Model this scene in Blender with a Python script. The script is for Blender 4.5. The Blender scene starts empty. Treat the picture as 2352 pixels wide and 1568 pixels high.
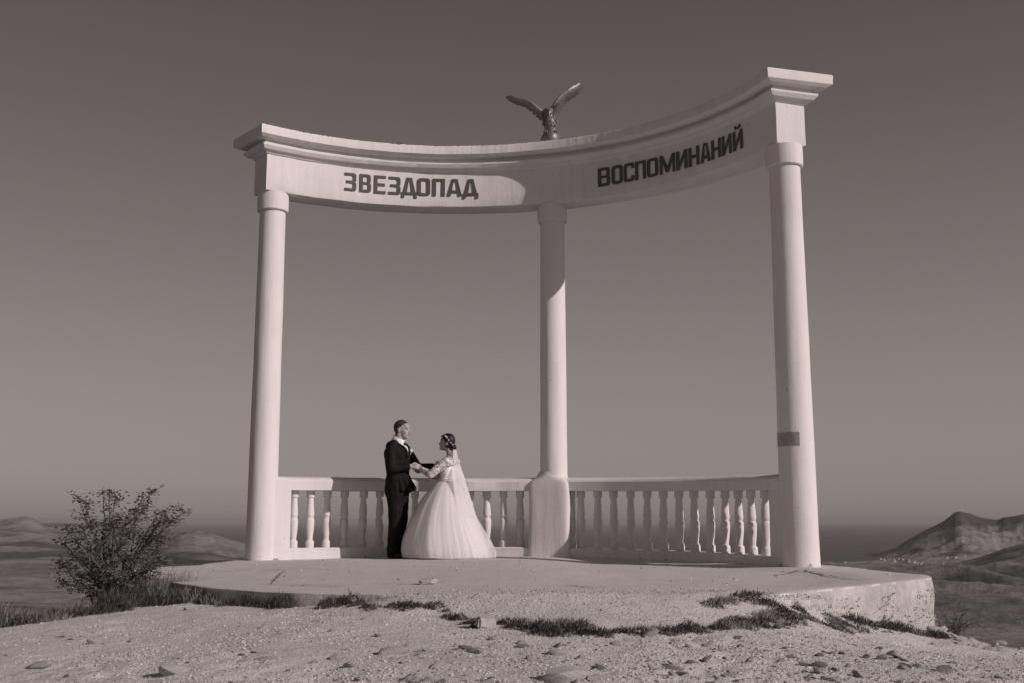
import bpy, bmesh, math, random
import numpy as np
from mathutils import Vector, Matrix, noise as mnoise
from mathutils.bvhtree import BVHTree

R = math.radians
rng = random.Random(7)
scene = bpy.context.scene
COL = scene.collection

# ------------------------------------------------------------------ camera
CAM_H = 0.4663
CAM_P = R(9.2576)
CAM_F = 2519.4 / 2352.0
cam_data = bpy.data.cameras.new('camera')
cam = bpy.data.objects.new('camera', cam_data)
COL.objects.link(cam)
cam.location = (0, 0, CAM_H)
cam.rotation_euler = (R(90) + CAM_P, 0, 0)
cam_data.sensor_width = 36.0
cam_data.lens = 36.0 * CAM_F
cam_data.clip_start = 0.1
cam_data.clip_end = 200000.0
scene.camera = cam

# ------------------------------------------------------------------ world, sun, exposure
SUN_AZ = R(58.0)      # from the direction towards the camera (-Y), turning to +X
SUN_EL = R(24.5)
TINT = (1.0, 0.85, 0.83)
world = bpy.data.worlds.new("World")
scene.world = world
world.use_nodes = True
wn = world.node_tree.nodes
wl = world.node_tree.links
wn.clear()
w_out = wn.new('ShaderNodeOutputWorld')
w_bg = wn.new('ShaderNodeBackground')
sky = wn.new('ShaderNodeTexSky')
sky.sky_type = 'NISHITA'
sky.sun_disc = False
sky.sun_elevation = SUN_EL
sky.sun_rotation = R(180) - SUN_AZ
sky.altitude = 200
sky.air_density = 1.0
sky.dust_density = 1.6
sky.ozone_density = 1.0
# the photograph is a toned monochrome taken through the red end: one grey from the sky's channels
sep = wn.new('ShaderNodeSeparateColor')
mr = wn.new('ShaderNodeMath'); mr.operation = 'MULTIPLY'; mr.inputs[1].default_value = 0.72
mg = wn.new('ShaderNodeMath'); mg.operation = 'MULTIPLY_ADD'; mg.inputs[1].default_value = 0.28
tin = wn.new('ShaderNodeMix'); tin.data_type = 'RGBA'; tin.blend_type = 'MULTIPLY'
tin.inputs[0].default_value = 1.0
tin.inputs[7].default_value = (*TINT, 1)
wl.new(sky.outputs[0], sep.inputs[0])
wl.new(sep.outputs[0], mr.inputs[0])
wl.new(sep.outputs[1], mg.inputs[0])
wl.new(mr.outputs[0], mg.inputs[2])
# evened out with the clear-day gradient from pale horizon to dark zenith
w_tc = wn.new('ShaderNodeTexCoord'); w_sx = wn.new('ShaderNodeSeparateXYZ')
w_ramp = wn.new('ShaderNodeValToRGB')
w_mr = wn.new('ShaderNodeMapRange'); w_mr.inputs[1].default_value = -1; w_mr.inputs[2].default_value = 1
SKY_STR = 0.075
_els = w_ramp.color_ramp.elements
for i, (el, v) in enumerate([(-90, .20), (0, .252), (2, .262), (5.2, .262), (8.3, .242), (14.5, .178), (20.6, .122), (26.5, .090), (45, .062), (90, .05)]):
    e = _els[i] if i < 2 else _els.new(1.0)
    e.position = (math.sin(R(el)) + 1) / 2
    tg = min(max((abs(el) - 4) / 24, 0), 1); e.color = (v / SKY_STR, v / SKY_STR * (0.865 - .075 * tg), v / SKY_STR * (0.84 - .075 * tg), 1)
wl.new(w_tc.outputs['Generated'], w_sx.inputs[0]); wl.new(w_sx.outputs[2], w_mr.inputs[0]); wl.new(w_mr.outputs[0], w_ramp.inputs[0])
w_mix = wn.new('ShaderNodeMix'); w_mix.data_type = 'RGBA'; w_mix.inputs[0].default_value = 0.72
wl.new(mg.outputs[0], tin.inputs[6])
wl.new(tin.outputs[2], w_mix.inputs[6]); wl.new(w_ramp.outputs[0], w_mix.inputs[7])
wl.new(w_mix.outputs[2], w_bg.inputs[0])
w_bg.inputs[1].default_value = SKY_STR
wl.new(w_bg.outputs[0], w_out.inputs[0])

sun_d = bpy.data.lights.new('sun', 'SUN')
sun_d.energy = 3.1
sun_d.angle = R(0.5)
sun_d.color = TINT
sun = bpy.data.objects.new('sun', sun_d)
COL.objects.link(sun)
SUN_DIR = Vector((math.sin(SUN_AZ) * math.cos(SUN_EL), -math.cos(SUN_AZ) * math.cos(SUN_EL), math.sin(SUN_EL)))
sun.rotation_euler = SUN_DIR.to_track_quat('Z', 'Y').to_euler()
sun.location = SUN_DIR * 60

scene.view_settings.view_transform = 'Standard'
scene.view_settings.look = 'None'
scene.view_settings.exposure = 0.05
scene.view_settings.gamma = 1.0
scene.view_settings.use_curve_mapping = False
cy = scene.cycles
cy.use_denoising = True
cy.max_bounces = 6
cy.diffuse_bounces = 3
cy.glossy_bounces = 3
cy.transparent_max_bounces = 10
cy.volume_bounces = 0
cy.caustics_reflective = False
cy.caustics_refractive = False

# ------------------------------------------------------------------ helpers
def tag(o, label=None, cat=None, group=None, kind=None):
    if label: o['label'] = label
    if cat: o['category'] = cat
    if group: o['group'] = group
    if kind: o['kind'] = kind
    return o

def empty(name, loc=(0, 0, 0), rz=0.0, parent=None):
    o = bpy.data.objects.new(name, None)
    o.empty_display_size = 0.1
    COL.objects.link(o)
    o.location = loc
    o.rotation_euler = (0, 0, rz)
    if parent: o.parent = parent
    return o

def link_mesh(name, me, mat=None, parent=None, smooth=None):
    if mat is not None and not me.materials:
        me.materials.append(mat)
    if smooth is not None:
        me.polygons.foreach_set('use_smooth', [True] * len(me.polygons))
        if smooth < 179:
            me.set_sharp_from_angle(angle=R(smooth))
    o = bpy.data.objects.new(name, me)
    COL.objects.link(o)
    if parent: o.parent = parent
    return o

def mesh(name, verts, faces, mat=None, parent=None, smooth=None):
    me = bpy.data.meshes.new(name)
    me.from_pydata([tuple(v) for v in verts], [], faces)
    me.update()
    return link_mesh(name, me, mat, parent, smooth)

class MB:
    """collects loose geometry for one mesh"""
    def __init__(self): self.v = []; self.f = []
    def add(self, v, f):
        b = len(self.v)
        self.v += [tuple(p) for p in v]
        self.f += [tuple(i + b for i in q) for q in f]
    def rings(self, rings, closed=True, cap0=True, cap1=True):
        b = len(self.v); n = len(rings[0])
        for r_ in rings: self.v += [tuple(p) for p in r_]
        for k in range(len(rings) - 1):
            for i in range(n if closed else n - 1):
                j = (i + 1) % n
                self.f.append((b + k * n + i, b + k * n + j, b + (k + 1) * n + j, b + (k + 1) * n + i))
        if cap0: self.f.append(tuple(b + i for i in range(n))[::-1])
        if cap1: self.f.append(tuple(b + (len(rings) - 1) * n + i for i in range(n)))
    def tube(self, pts, rad, n=6):
        pts = [Vector(p) for p in pts]
        rr = rad if isinstance(rad, (list, tuple)) else [rad] * len(pts)
        rings = []
        up = Vector((0.31, 0.2, 0.93))
        for i, p in enumerate(pts):
            d = (pts[min(i + 1, len(pts) - 1)] - pts[max(i - 1, 0)]).normalized()
            a = d.cross(up)
            if a.length < 1e-3: a = d.cross(Vector((1, 0, 0)))
            a.normalize(); b = d.cross(a)
            rings.append([p + (a * math.cos(2 * math.pi * k / n) + b * math.sin(2 * math.pi * k / n)) * rr[i] for k in range(n)])
        self.rings(rings)
    def box(self, c, s, rot=None):
        c = Vector(c)
        v = [Vector((x * s[0] / 2, y * s[1] / 2, z * s[2] / 2)) for x in (-1, 1) for y in (-1, 1) for z in (-1, 1)]
        if rot is not None: v = [rot @ p for p in v]
        self.add([c + p for p in v], [(0, 1, 3, 2), (4, 6, 7, 5), (0, 4, 5, 1), (2, 3, 7, 6), (0, 2, 6, 4), (1, 5, 7, 3)])
    def build(self, name, mat=None, parent=None, smooth=None):
        return mesh(name, self.v, self.f, mat, parent, smooth)

def lathe(prof, n=32, c=(0, 0)):
    """prof: list of (z, r)"""
    m = MB()
    m.rings([[(c[0] + r_ * math.cos(2 * math.pi * k / n), c[1] + r_ * math.sin(2 * math.pi * k / n), z) for k in range(n)] for z, r_ in prof])
    return m

def capsule(m, p0, r0, p1, r1, n=14, k=5):
    p0, p1 = Vector(p0), Vector(p1)
    d = (p1 - p0)
    L = max(d.length, 1e-6); d = d / L
    a = d.cross(Vector((0.13, 0.27, 0.95)))
    if a.length < 1e-3: a = d.cross(Vector((1, 0, 0)))
    a.normalize(); b = d.cross(a)
    rings = []
    for i in range(k):
        t = math.pi / 2 * (1 - i / (k - 0.0))
        rings.append((p0 - d * r0 * math.sin(t), max(r0 * math.cos(t), r0 * 0.02)))
    rings.append((p0, r0)); rings.append((p1, r1))
    for i in range(1, k + 1):
        t = math.pi / 2 * i / k
        rings.append((p1 + d * r1 * math.sin(t), max(r1 * math.cos(t), r1 * 0.02)))
    m.rings([[c + (a * math.cos(2 * math.pi * q / n) + b * math.sin(2 * math.pi * q / n)) * r_ for q in range(n)] for c, r_ in rings])

_ico = bmesh.new(); bmesh.ops.create_icosphere(_ico, subdivisions=3, radius=1.0)
ICO_V = [v.co.copy() for v in _ico.verts]; ICO_F = [tuple(v.index for v in f.verts) for f in _ico.faces]
_ico.free()
def ellipsoid(m, c, s, rot=None):
    c = Vector(c)
    vv = []
    for v in ICO_V:
        p = Vector((v.x * s[0], v.y * s[1], v.z * s[2]))
        if rot is not None: p = rot @ p
        vv.append(c + p)
    m.add(vv, ICO_F)

def remeshed(m, voxel, smooth=4, deform=None):
    """one continuous closed surface round the collected shapes"""
    me = bpy.data.meshes.new('tmp')
    me.from_pydata(m.v, [], m.f); me.update()
    o = bpy.data.objects.new('tmp', me); COL.objects.link(o)
    md = o.modifiers.new('r', 'REMESH'); md.mode = 'VOXEL'; md.voxel_size = voxel
    if smooth:
        ms = o.modifiers.new('s', 'SMOOTH'); ms.iterations = smooth; ms.factor = 0.5
    dg = bpy.context.evaluated_depsgraph_get()
    out = bpy.data.meshes.new_from_object(o.evaluated_get(dg))
    bpy.data.objects.remove(o); bpy.data.meshes.remove(me)
    if deform:
        for v in out.vertices: v.co = deform(v.co)
    return out

def fbm(p, o=4, h=0.9, l=2.1):
    return mnoise.fractal(Vector(p), h, l, o)

# ---- the camera's rays, used once to read positions off the photograph (2352 px wide) ----
_c, _s = math.cos(CAM_P), math.sin(CAM_P)
def ray(px, py):
    u = (px - 1176) / 2519.4; v = (784 - py) / 2519.4
    return (u, _c - v * _s, _s + v * _c)
def dep(px, py, Y):
    d = ray(px, py); t = Y / d[1]
    return (d[0] * t, Y, d[2] * t + CAM_H)

# ------------------------------------------------------------------ materials
def new_mat(name):
    m = bpy.data.materials.new(name); m.use_nodes = True
    nt = m.node_tree
    return m, nt, nt.nodes['Principled BSDF']

def grey(v, warm=0.0): return (v, v * (1 - warm), v * (1 - warm * 1.15), 1)

def simple(name, v, rough=0.7, var=0.0, scale=8.0, bump=0.0, bscale=40.0, metal=0.0, spec=0.3, warm=0.0, sheen=0.0):
    m, nt, p = new_mat(name)
    p.inputs['Base Color'].default_value = grey(v, warm)
    p.inputs['Roughness'].default_value = rough
    p.inputs['Metallic'].default_value = metal
    p.inputs['Specular IOR Level'].default_value = spec
    if sheen: p.inputs['Sheen Weight'].default_value = sheen
    tc = nt.nodes.new('ShaderNodeTexCoord')
    if var:
        n = nt.nodes.new('ShaderNodeTexNoise'); n.inputs['Scale'].default_value = scale; n.inputs['Detail'].default_value = 6
        n.inputs['Roughness'].default_value = 0.65
        r_ = nt.nodes.new('ShaderNodeValToRGB')
        r_.color_ramp.elements[0].position = 0.3; r_.color_ramp.elements[0].color = grey(max(v * (1 - var), 0), warm)
        r_.color_ramp.elements[1].position = 0.7; r_.color_ramp.elements[1].color = grey(min(v * (1 + var), 0.95), warm)
        nt.links.new(tc.outputs['Object'], n.inputs['Vector'])
        nt.links.new(n.outputs[0], r_.inputs[0]); nt.links.new(r_.outputs[0], p.inputs['Base Color'])
    if bump:
        n2 = nt.nodes.new('ShaderNodeTexNoise'); n2.inputs['Scale'].default_value = bscale; n2.inputs['Detail'].default_value = 5
        b = nt.nodes.new('ShaderNodeBump'); b.inputs['Strength'].default_value = 1.0; b.inputs['Distance'].default_value = bump
        nt.links.new(tc.outputs['Object'], n2.inputs['Vector'])
        nt.links.new(n2.outputs[0], b.inputs['Height']); nt.links.new(b.outputs[0], p.inputs['Normal'])
    return m

def plaster_mat():
    """white limewash over uneven render, with faint runs and small chips"""
    m, nt, p = new_mat('white_plaster')
    N, L = nt.nodes, nt.links
    g = N.new('ShaderNodeNewGeometry')
    big = N.new('ShaderNodeTexNoise'); big.inputs['Scale'].default_value = 1.3; big.inputs['Detail'].default_value = 5
    mp = N.new('ShaderNodeMapping'); mp.inputs['Scale'].default_value = (6, 6, 0.7)
    runs = N.new('ShaderNodeTexNoise'); runs.inputs['Scale'].default_value = 1.6; runs.inputs['Detail'].default_value = 5
    chips = N.new('ShaderNodeTexNoise'); chips.inputs['Scale'].default_value = 22; chips.inputs['Detail'].default_value = 3
    L.new(g.outputs['Position'], big.inputs['Vector']); L.new(g.outputs['Position'], mp.inputs['Vector'])
    L.new(mp.outputs[0], runs.inputs['Vector']); L.new(g.outputs['Position'], chips.inputs['Vector'])
    a = N.new('ShaderNodeMath'); a.operation = 'ADD'
    L.new(big.outputs[0], a.inputs[0]); L.new(runs.outputs[0], a.inputs[1])
    r1 = N.new('ShaderNodeValToRGB')
    r1.color_ramp.elements[0].position = 0.72; r1.color_ramp.elements[0].color = grey(0.635, 0.02)
    r1.color_ramp.elements[1].position = 1.2; r1.color_ramp.elements[1].color = grey(0.69, 0.015)
    r1.color_ramp.elements[1].position = 1.0
    L.new(a.outputs[0], r1.inputs[0])
    r2 = N.new('ShaderNodeValToRGB')
    r2.color_ramp.elements[0].position = 0.72; r2.color_ramp.elements[0].color = (1, 1, 1, 1)
    r2.color_ramp.elements[1].position = 0.76; r2.color_ramp.elements[1].color = (0.6, 0.6, 0.6, 1)
    L.new(chips.outputs[0], r2.inputs[0])
    mx = N.new('ShaderNodeMix'); mx.data_type = 'RGBA'; mx.blend_type = 'MULTIPLY'; mx.inputs[0].default_value = 1
    L.new(r1.outputs[0], mx.inputs[6]); L.new(r2.outputs[0], mx.inputs[7])
    sx = N.new('ShaderNodeSeparateXYZ'); L.new(g.outputs['Position'], sx.inputs[0])
    zr = N.new('ShaderNodeMapRange'); zr.inputs[1].default_value = -0.05; zr.inputs[2].default_value = 0.10; zr.inputs[3].default_value = 0.50; zr.inputs[4].default_value = 0.0
    L.new(sx.outputs[2], zr.inputs[0])
    dn = N.new('ShaderNodeTexNoise'); dn.inputs['Scale'].default_value = 7; dn.inputs['Detail'].default_value = 6; dn.inputs['Roughness'].default_value = .7
    L.new(g.outputs['Position'], dn.inputs['Vector'])
    dm = N.new('ShaderNodeMath'); dm.operation = 'ADD'; L.new(zr.outputs[0], dm.inputs[0]); L.new(dn.outputs[0], dm.inputs[1])
    dr = N.new('ShaderNodeValToRGB')
    dr.color_ramp.elements[0].position = 0.93; dr.color_ramp.elements[0].color = (1, 1, 1, 1)
    dr.color_ramp.elements[1].position = 1.15 if False else 1.0; dr.color_ramp.elements[1].color = (.42, .40, .39, 1)
    L.new(dm.outputs[0], dr.inputs[0])
    mx3 = N.new('ShaderNodeMix'); mx3.data_type = 'RGBA'; mx3.blend_type = 'MULTIPLY'; mx3.inputs[0].default_value = 1
    L.new(mx.outputs[2], mx3.inputs[6]); L.new(dr.outputs[0], mx3.inputs[7])
    L.new(mx3.outputs[2], p.inputs['Base Color'])
    p.inputs['Roughness'].default_value = 0.85; p.inputs['Specular IOR Level'].default_value = 0.15
    fine = N.new('ShaderNodeTexNoise'); fine.inputs['Scale'].default_value = 60; fine.inputs['Detail'].default_value = 4
    mid = N.new('ShaderNodeTexNoise'); mid.inputs['Scale'].default_value = 5; mid.inputs['Detail'].default_value = 3
    L.new(g.outputs['Position'], fine.inputs['Vector']); L.new(mp.outputs[0], mid.inputs['Vector'])
    cw = N.new('ShaderNodeTexVoronoi'); cw.feature = 'DISTANCE_TO_EDGE'; cw.inputs['Scale'].default_value = 0.75
    cn = N.new('ShaderNodeTexNoise'); cn.inputs['Scale'].default_value = 3.5; cn.inputs['Detail'].default_value = 6
    cv = N.new('ShaderNodeVectorMath'); cv.operation = 'MULTIPLY_ADD'; cv.inputs[1].default_value = (.5, .5, .5)
    L.new(g.outputs['Position'], cn.inputs['Vector']); L.new(cn.outputs['Color'], cv.inputs[0]); L.new(g.outputs['Position'], cv.inputs[2]); L.new(cv.outputs[0], cw.inputs['Vector'])
    cr = N.new('ShaderNodeValToRGB')
    cr.color_ramp.elements[0].position = 0.0; cr.color_ramp.elements[0].color = (.62, .60, .59, 1)
    cr.color_ramp.elements[1].position = 0.006; cr.color_ramp.elements[1].color = (1, 1, 1, 1)
    L.new(cw.outputs['Distance'], cr.inputs[0])
    mx4 = N.new('ShaderNodeMix'); mx4.data_type = 'RGBA'; mx4.blend_type = 'MULTIPLY'; mx4.inputs[0].default_value = .14
    L.new(mx3.outputs[2], mx4.inputs[6]); L.new(cr.outputs[0], mx4.inputs[7]); L.new(mx4.outputs[2], p.inputs['Base Color'])
    b1 = N.new('ShaderNodeBump'); b1.inputs['Distance'].default_value = 0.003
    b2 = N.new('ShaderNodeBump'); b2.inputs['Distance'].default_value = 0.010
    mid.inputs['Scale'].default_value = 0.9
    L.new(fine.outputs[0], b1.inputs['Height']); L.new(mid.outputs[0], b2.inputs['Height'])
    L.new(b1.outputs[0], b2.inputs['Normal']); L.new(b2.outputs[0], p.inputs['Normal'])
    return m

def speckled(name, lo, hi, scale, dark=0.0, bump=0.01, bscale=30.0, rough=0.95):
    """pale stony dirt or concrete: broad patches, fine grain, sparse dark specks"""
    m, nt, p = new_mat(name)
    N, L = nt.nodes, nt.links
    g = N.new('ShaderNodeNewGeometry')
    a = N.new('ShaderNodeTexNoise'); a.inputs['Scale'].default_value = scale; a.inputs['Detail'].default_value = 8; a.inputs['Roughness'].default_value = 0.7
    b = N.new('ShaderNodeTexNoise'); b.inputs['Scale'].default_value = 1.1; b.inputs['Detail'].default_value = 3
    f = N.new('ShaderNodeTexVoronoi'); f.inputs['Scale'].default_value = scale * 5
    for n in (a, b, f): L.new(g.outputs['Position'], n.inputs['Vector'])
    r1 = N.new('ShaderNodeValToRGB')
    r1.color_ramp.elements[0].position = 0.3; r1.color_ramp.elements[0].color = grey(lo, 0.02)
    r1.color_ramp.elements[1].position = 0.7; r1.color_ramp.elements[1].color = grey(hi, 0.02)
    ad = N.new('ShaderNodeMath'); ad.operation = 'MULTIPLY_ADD'; ad.inputs[1].default_value = 0.6
    sb = N.new('ShaderNodeMath'); sb.operation = 'SUBTRACT'; sb.inputs[1].default_value = 0.3
    L.new(b.outputs[0], ad.inputs[0]); L.new(a.outputs[0], ad.inputs[2]); L.new(ad.outputs[0], sb.inputs[0])
    L.new(sb.outputs[0], r1.inputs[0])
    col = r1.outputs[0]
    if dark:
        r2 = N.new('ShaderNodeValToRGB')
        r2.color_ramp.elements[0].position = 0.0; r2.color_ramp.elements[0].color = (1 - dark, 1 - dark, 1 - dark, 1)
        r2.color_ramp.elements[1].position = 0.22; r2.color_ramp.elements[1].color = (1, 1, 1, 1)
        L.new(f.outputs['Distance'], r2.inputs[0])
        mx = N.new('ShaderNodeMix'); mx.data_type = 'RGBA'; mx.blend_type = 'MULTIPLY'; mx.inputs[0].default_value = 1
        L.new(col, mx.inputs[6]); L.new(r2.outputs[0], mx.inputs[7]); col = mx.outputs[2]
    L.new(col, p.inputs['Base Color'])
    p.inputs['Roughness'].default_value = rough; p.inputs['Specular IOR Level'].default_value = 0.1
    n1 = N.new('ShaderNodeTexNoise'); n1.inputs['Scale'].default_value = bscale; n1.inputs['Detail'].default_value = 6; n1.inputs['Roughness'].default_value = 0.65
    L.new(g.outputs['Position'], n1.inputs['Vector'])
    bu = N.new('ShaderNodeBump'); bu.inputs['Distance'].default_value = bump
    L.new(n1.outputs[0], bu.inputs['Height']); L.new(bu.outputs[0], p.inputs['Normal'])
    return m

def leafy(name, v0, v1, trans=0.25):
    m, nt, p = new_mat(name)
    N, L = nt.nodes, nt.links
    oi = N.new('ShaderNodeNewGeometry')
    r_ = N.new('ShaderNodeValToRGB')
    r_.color_ramp.elements[0].color = grey(v0, 0.03); r_.color_ramp.elements[1].color = grey(v1, 0.03)
    L.new(oi.outputs['Random Per Island'], r_.inputs[0]); L.new(r_.outputs[0], p.inputs['Base Color'])
    p.inputs['Roughness'].default_value = 0.7; p.inputs['Specular IOR Level'].default_value = 0.2
    tr = N.new('ShaderNodeBsdfTranslucent'); mix = N.new('ShaderNodeMixShader'); mix.inputs[0].default_value = trans
    L.new(r_.outputs[0], tr.inputs['Color'])
    L.new(p.outputs[0], mix.inputs[1]); L.new(tr.outputs[0], mix.inputs[2])
    L.new(mix.outputs[0], N['Material Output'].inputs['Surface'])
    return m

def gauze(name, v, clear, tscale=0.0):
    """thin net: part of the light passes straight through"""
    m, nt, p = new_mat(name)
    N, L = nt.nodes, nt.links
    d = N.new('ShaderNodeBsdfDiffuse'); d.inputs[0].default_value = grey(v, 0.01)
    t = N.new('ShaderNodeBsdfTranslucent'); t.inputs[0].default_value = grey(v, 0.01)
    m1 = N.new('ShaderNodeMixShader'); m1.inputs[0].default_value = 0.35
    L.new(d.outputs[0], m1.inputs[1]); L.new(t.outputs[0], m1.inputs[2])
    tr = N.new('ShaderNodeBsdfTransparent')
    m2 = N.new('ShaderNodeMixShader'); m2.inputs[0].default_value = clear
    L.new(m1.outputs[0], m2.inputs[1]); L.new(tr.outputs[0], m2.inputs[2])
    L.new(m2.outputs[0], N['Material Output'].inputs['Surface'])
    return m

def lace_mat():
    m, nt, p = new_mat('white_lace')
    N, L = nt.nodes, nt.links
    tc = N.new('ShaderNodeTexCoord')
    v = N.new('ShaderNodeTexVoronoi'); v.inputs['Scale'].default_value = 42; v.feature = 'SMOOTH_F1'
    n = N.new('ShaderNodeTexNoise'); n.inputs['Scale'].default_value = 30
    va = N.new('ShaderNodeVectorMath'); va.operation = 'MULTIPLY_ADD'
    va.inputs[1].default_value = (0.05, 0.05, 0.05)
    L.new(n.outputs['Color'], va.inputs[0]); L.new(tc.outputs['Object'], va.inputs[2])
    L.new(va.outputs[0], v.inputs['Vector'])
    r_ = N.new('ShaderNodeValToRGB')
    r_.color_ramp.elements[0].position = 0.25; r_.color_ramp.elements[0].color = grey(0.9)
    r_.color_ramp.elements[1].position = 0.55; r_.color_ramp.elements[1].color = grey(0.34, 0.05)
    L.new(v.outputs['Distance'], r_.inputs[0]); L.new(r_.outputs[0], p.inputs['Base Color'])
    b = N.new('ShaderNodeBump'); b.inputs['Distance'].default_value = 0.006; b.invert = True
    L.new(v.outputs['Distance'], b.inputs['Height']); L.new(b.outputs[0], p.inputs['Normal'])
    p.inputs['Roughness'].default_value = 0.6
    return m

M_PLASTER = plaster_mat()
M_SLAB = speckled('worn_concrete', 0.54, 0.62, 6.0, 0.0, 0.006, 25)
M_SLABSIDE = speckled('exposed_aggregate', 0.40, 0.62, 9.0, 0.5, 0.03, 26)
M_GROUND = speckled('stony_dirt', 0.58, 0.74, 12.0, 0.2, 0.016, 52)
M_STONE = simple('limestone', 0.56, 0.9, 0.22, 9, 0.01, 30)
M_STONE_D = simple('brown_stone', 0.26, 0.9, 0.35, 9, 0.01, 30)
M_LETTER = simple('dark_sign_paint', 0.085, 0.55, 0.15, 12, spec=0.25)
M_BRONZE = simple('painted_bronze', 0.21, 0.5, 0.25, 14, 0.004, 40, metal=0.5, spec=0.5)
M_PLAQUE = simple('weathered_metal', 0.34, 0.45, 0.3, 20, 0.001, 60, metal=0.5)
M_WIRE = simple('rusty_wire', 0.05, 0.6)
M_SUIT = simple('black_suit_cloth', 0.0095, 0.75, 0.4, 14, 0.012, 9, spec=0.14, warm=.15)
M_SHIRT = simple('white_shirt_cloth', 0.8, 0.7)
M_TIE = simple('black_satin', 0.012, 0.35)
M_SHOE = simple('black_leather', 0.012, 0.3)
M_SKIN = simple('skin', 0.36, 0.55, 0.06, 20, 0.001, 90, warm=0.04)
M_HAIR = simple('black_hair', 0.010, 0.45, 0.4, 60, 0.003, 120)
M_CROP = simple('cropped_hair', 0.035, 0.7, 0.4, 60, 0.002, 160)
M_BROW = simple('brow_hair', 0.03, 0.7)
M_LIP = simple('lip_skin', 0.22, 0.5, warm=0.06)
M_SATIN = simple('white_satin', 0.88, 0.45, bump=0.004, bscale=12)
M_LACE = lace_mat()
M_TULLE = gauze('white_tulle', 0.93, 0.55)
M_VEIL = gauze('veil_net', 0.88, 0.27)
M_FLOWER = simple('white_petals', 0.8, 0.6)
M_LEAF = leafy('shrub_leaves', 0.05, 0.22, 0.28)
M_TWIG = simple('grey_bark', 0.09, 0.9, 0.4, 20)
M_HEATH = leafy('dark_heath', 0.03, 0.13, 0.12)
M_DRY = leafy('dry_grass', 0.16, 0.42, 0.3)
M_WEED = leafy('weed_leaves', 0.08, 0.2, 0.2)
M_CRACK = simple('dirt_in_cracks', 0.07, 0.95)

# ------------------------------------------------------------------ layout numbers
CX, CY = -0.7998, 10.8133
RC = 4.255
TH_L, TH_M, TH_R = 124.72, 71.32, 20.67
def pol(th, r, z=0.0):
    a = R(th)
    return Vector((CX + r * math.cos(a), CY + r * math.sin(a), z))

def slab_z(x, y):
    r_ = math.hypot(x - CX, y - CY)
    def ss(a, b, v):
        t = min(max((v - a) / (b - a), 0.0), 1.0); return t * t * (3 - 2 * t)
    dip = ss(4.12, 3.5, r_) * ss(0.0, 1.1, x) * ss(7.4, 10.2, y)
    return -0.0125 * max(0.0, x - 0.5) - 0.011 * max(0.0, -x - 0.6) - 0.036 * dip
def rail_dz(th):
    t = min(max((72 - th) / 46.0, 0), 1)
    return -0.048 * t

# ------------------------------------------------------------------ ground of the hilltop
_anch = []
for px, py, Y in [
    (0, 1568, 4.9), (500, 1568, 4.65), (1176, 1568, 4.55), (1760, 1568, 4.65), (2352, 1568, 5.0),
    (0, 1500, 6.0), (300, 1480, 6.2), (700, 1500, 5.3), (700, 1450, 6.1), (1176, 1500, 5.25), (1760, 1500, 5.5), (2137, 1500, 7.0), (2352, 1525, 6.6),
    (1000, 1410, 6.75), (1300, 1464, 5.75), (1300, 1436, 6.15), (1300, 1400, 6.6), 
    (1500, 1460, 5.8), (1500, 1400, 6.55), (1600, 1440, 6.15), (1700, 1420, 6.6), (1720, 1382, 7.05), (1850, 1398, 7.75),
    (2000, 1425, 8.7), (1900, 1440, 7.6), (2137, 1440, 10.4), (2137, 1465, 8.8), (2230, 1470, 9.3), (2352, 1492, 8.6),
    (840, 1384, 7.2), (720, 1388, 7.4), (600, 1392, 7.7), (430, 1378, 8.55), (330, 1372, 9.6), (240, 1402, 8.9), (120, 1420, 8.4), (0, 1440, 8.0)]:
    _anch.append(dep(px, py, Y))
_anch += [(-.75, 7.22, .0), (-.3, 7.1, .016), (.2, 6.98, .018), (.7, 6.95, .018), (1.2, 7.05, .012), (1.5, 7.3, -.002), (.2, 7.3, -.02), (.9, 7.4, -.02), (-.4, 7.5, -.03), (0, 0, -.85), (3, 0, -.9), (-3, 0, -.85), (5.5, 2, -.9), (-5.5, 2, -.8), (0, -4, -1.6), (5, -3, -1.9), (-5, -3, -1.7), (0, 2.5, -.42),
          (-4.6, 8.6, -.62), (-4.5, 10.2, -.75), (-6, 10, -1.6), (-4.9, 12, -.9), (-6, 13.5, -2.0), (-4.4, 15.6, -1.0), (-6.2, 6.5, -1.3),
          (4.9, 9.6, -1.1), (4.6, 11.5, -1.1), (6, 10, -2.0), (5.6, 12.5, -2.1), (4.2, 14.3, -1.2), (6.3, 7, -1.1), (6.2, 5, -.8),
          (0, 11, -.35), (0.5, 9, -.22), (-1.5, 9.5, -.22), (2.2, 10.5, -.4), (-2.5, 11.5, -.35), (0, 14, -.5), (2, 13.5, -.5), (-2.5, 14, -.5),
          (-.8, 16.6, -.9), (2.8, 16, -1.3), (-.8, 18.5, -2.2)]
for k in range(24):
    a = 2 * math.pi * k / 24
    for rr in (12.5, 17):
        _anch.append((rr * math.cos(a), 7 + rr * math.sin(a), -1.4 - (rr - 6) * .55))
_A = np.array(_anch)
def _tps(d2):
    return np.where(d2 > 1e-9, 0.5 * d2 * np.log(d2 + 1e-12), 0.0)
_n = len(_A)
_K = _tps(((_A[:, None, :2] - _A[None, :, :2]) ** 2).sum(-1)) + 0.004 * np.eye(_n)
_Pm = np.c_[np.ones(_n), _A[:, :2]]
_S = np.block([[_K, _Pm], [_Pm.T, np.zeros((3, 3))]])
_W = np.linalg.solve(_S, np.r_[_A[:, 2], np.zeros(3)])
def ground_np(XY):
    XY = np.asarray(XY, float)
    d2 = ((XY[:, None, :] - _A[None, :, :2]) ** 2).sum(-1)
    return _tps(d2) @ _W[:_n] + _W[_n] + XY @ _W[_n + 1:]
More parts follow.
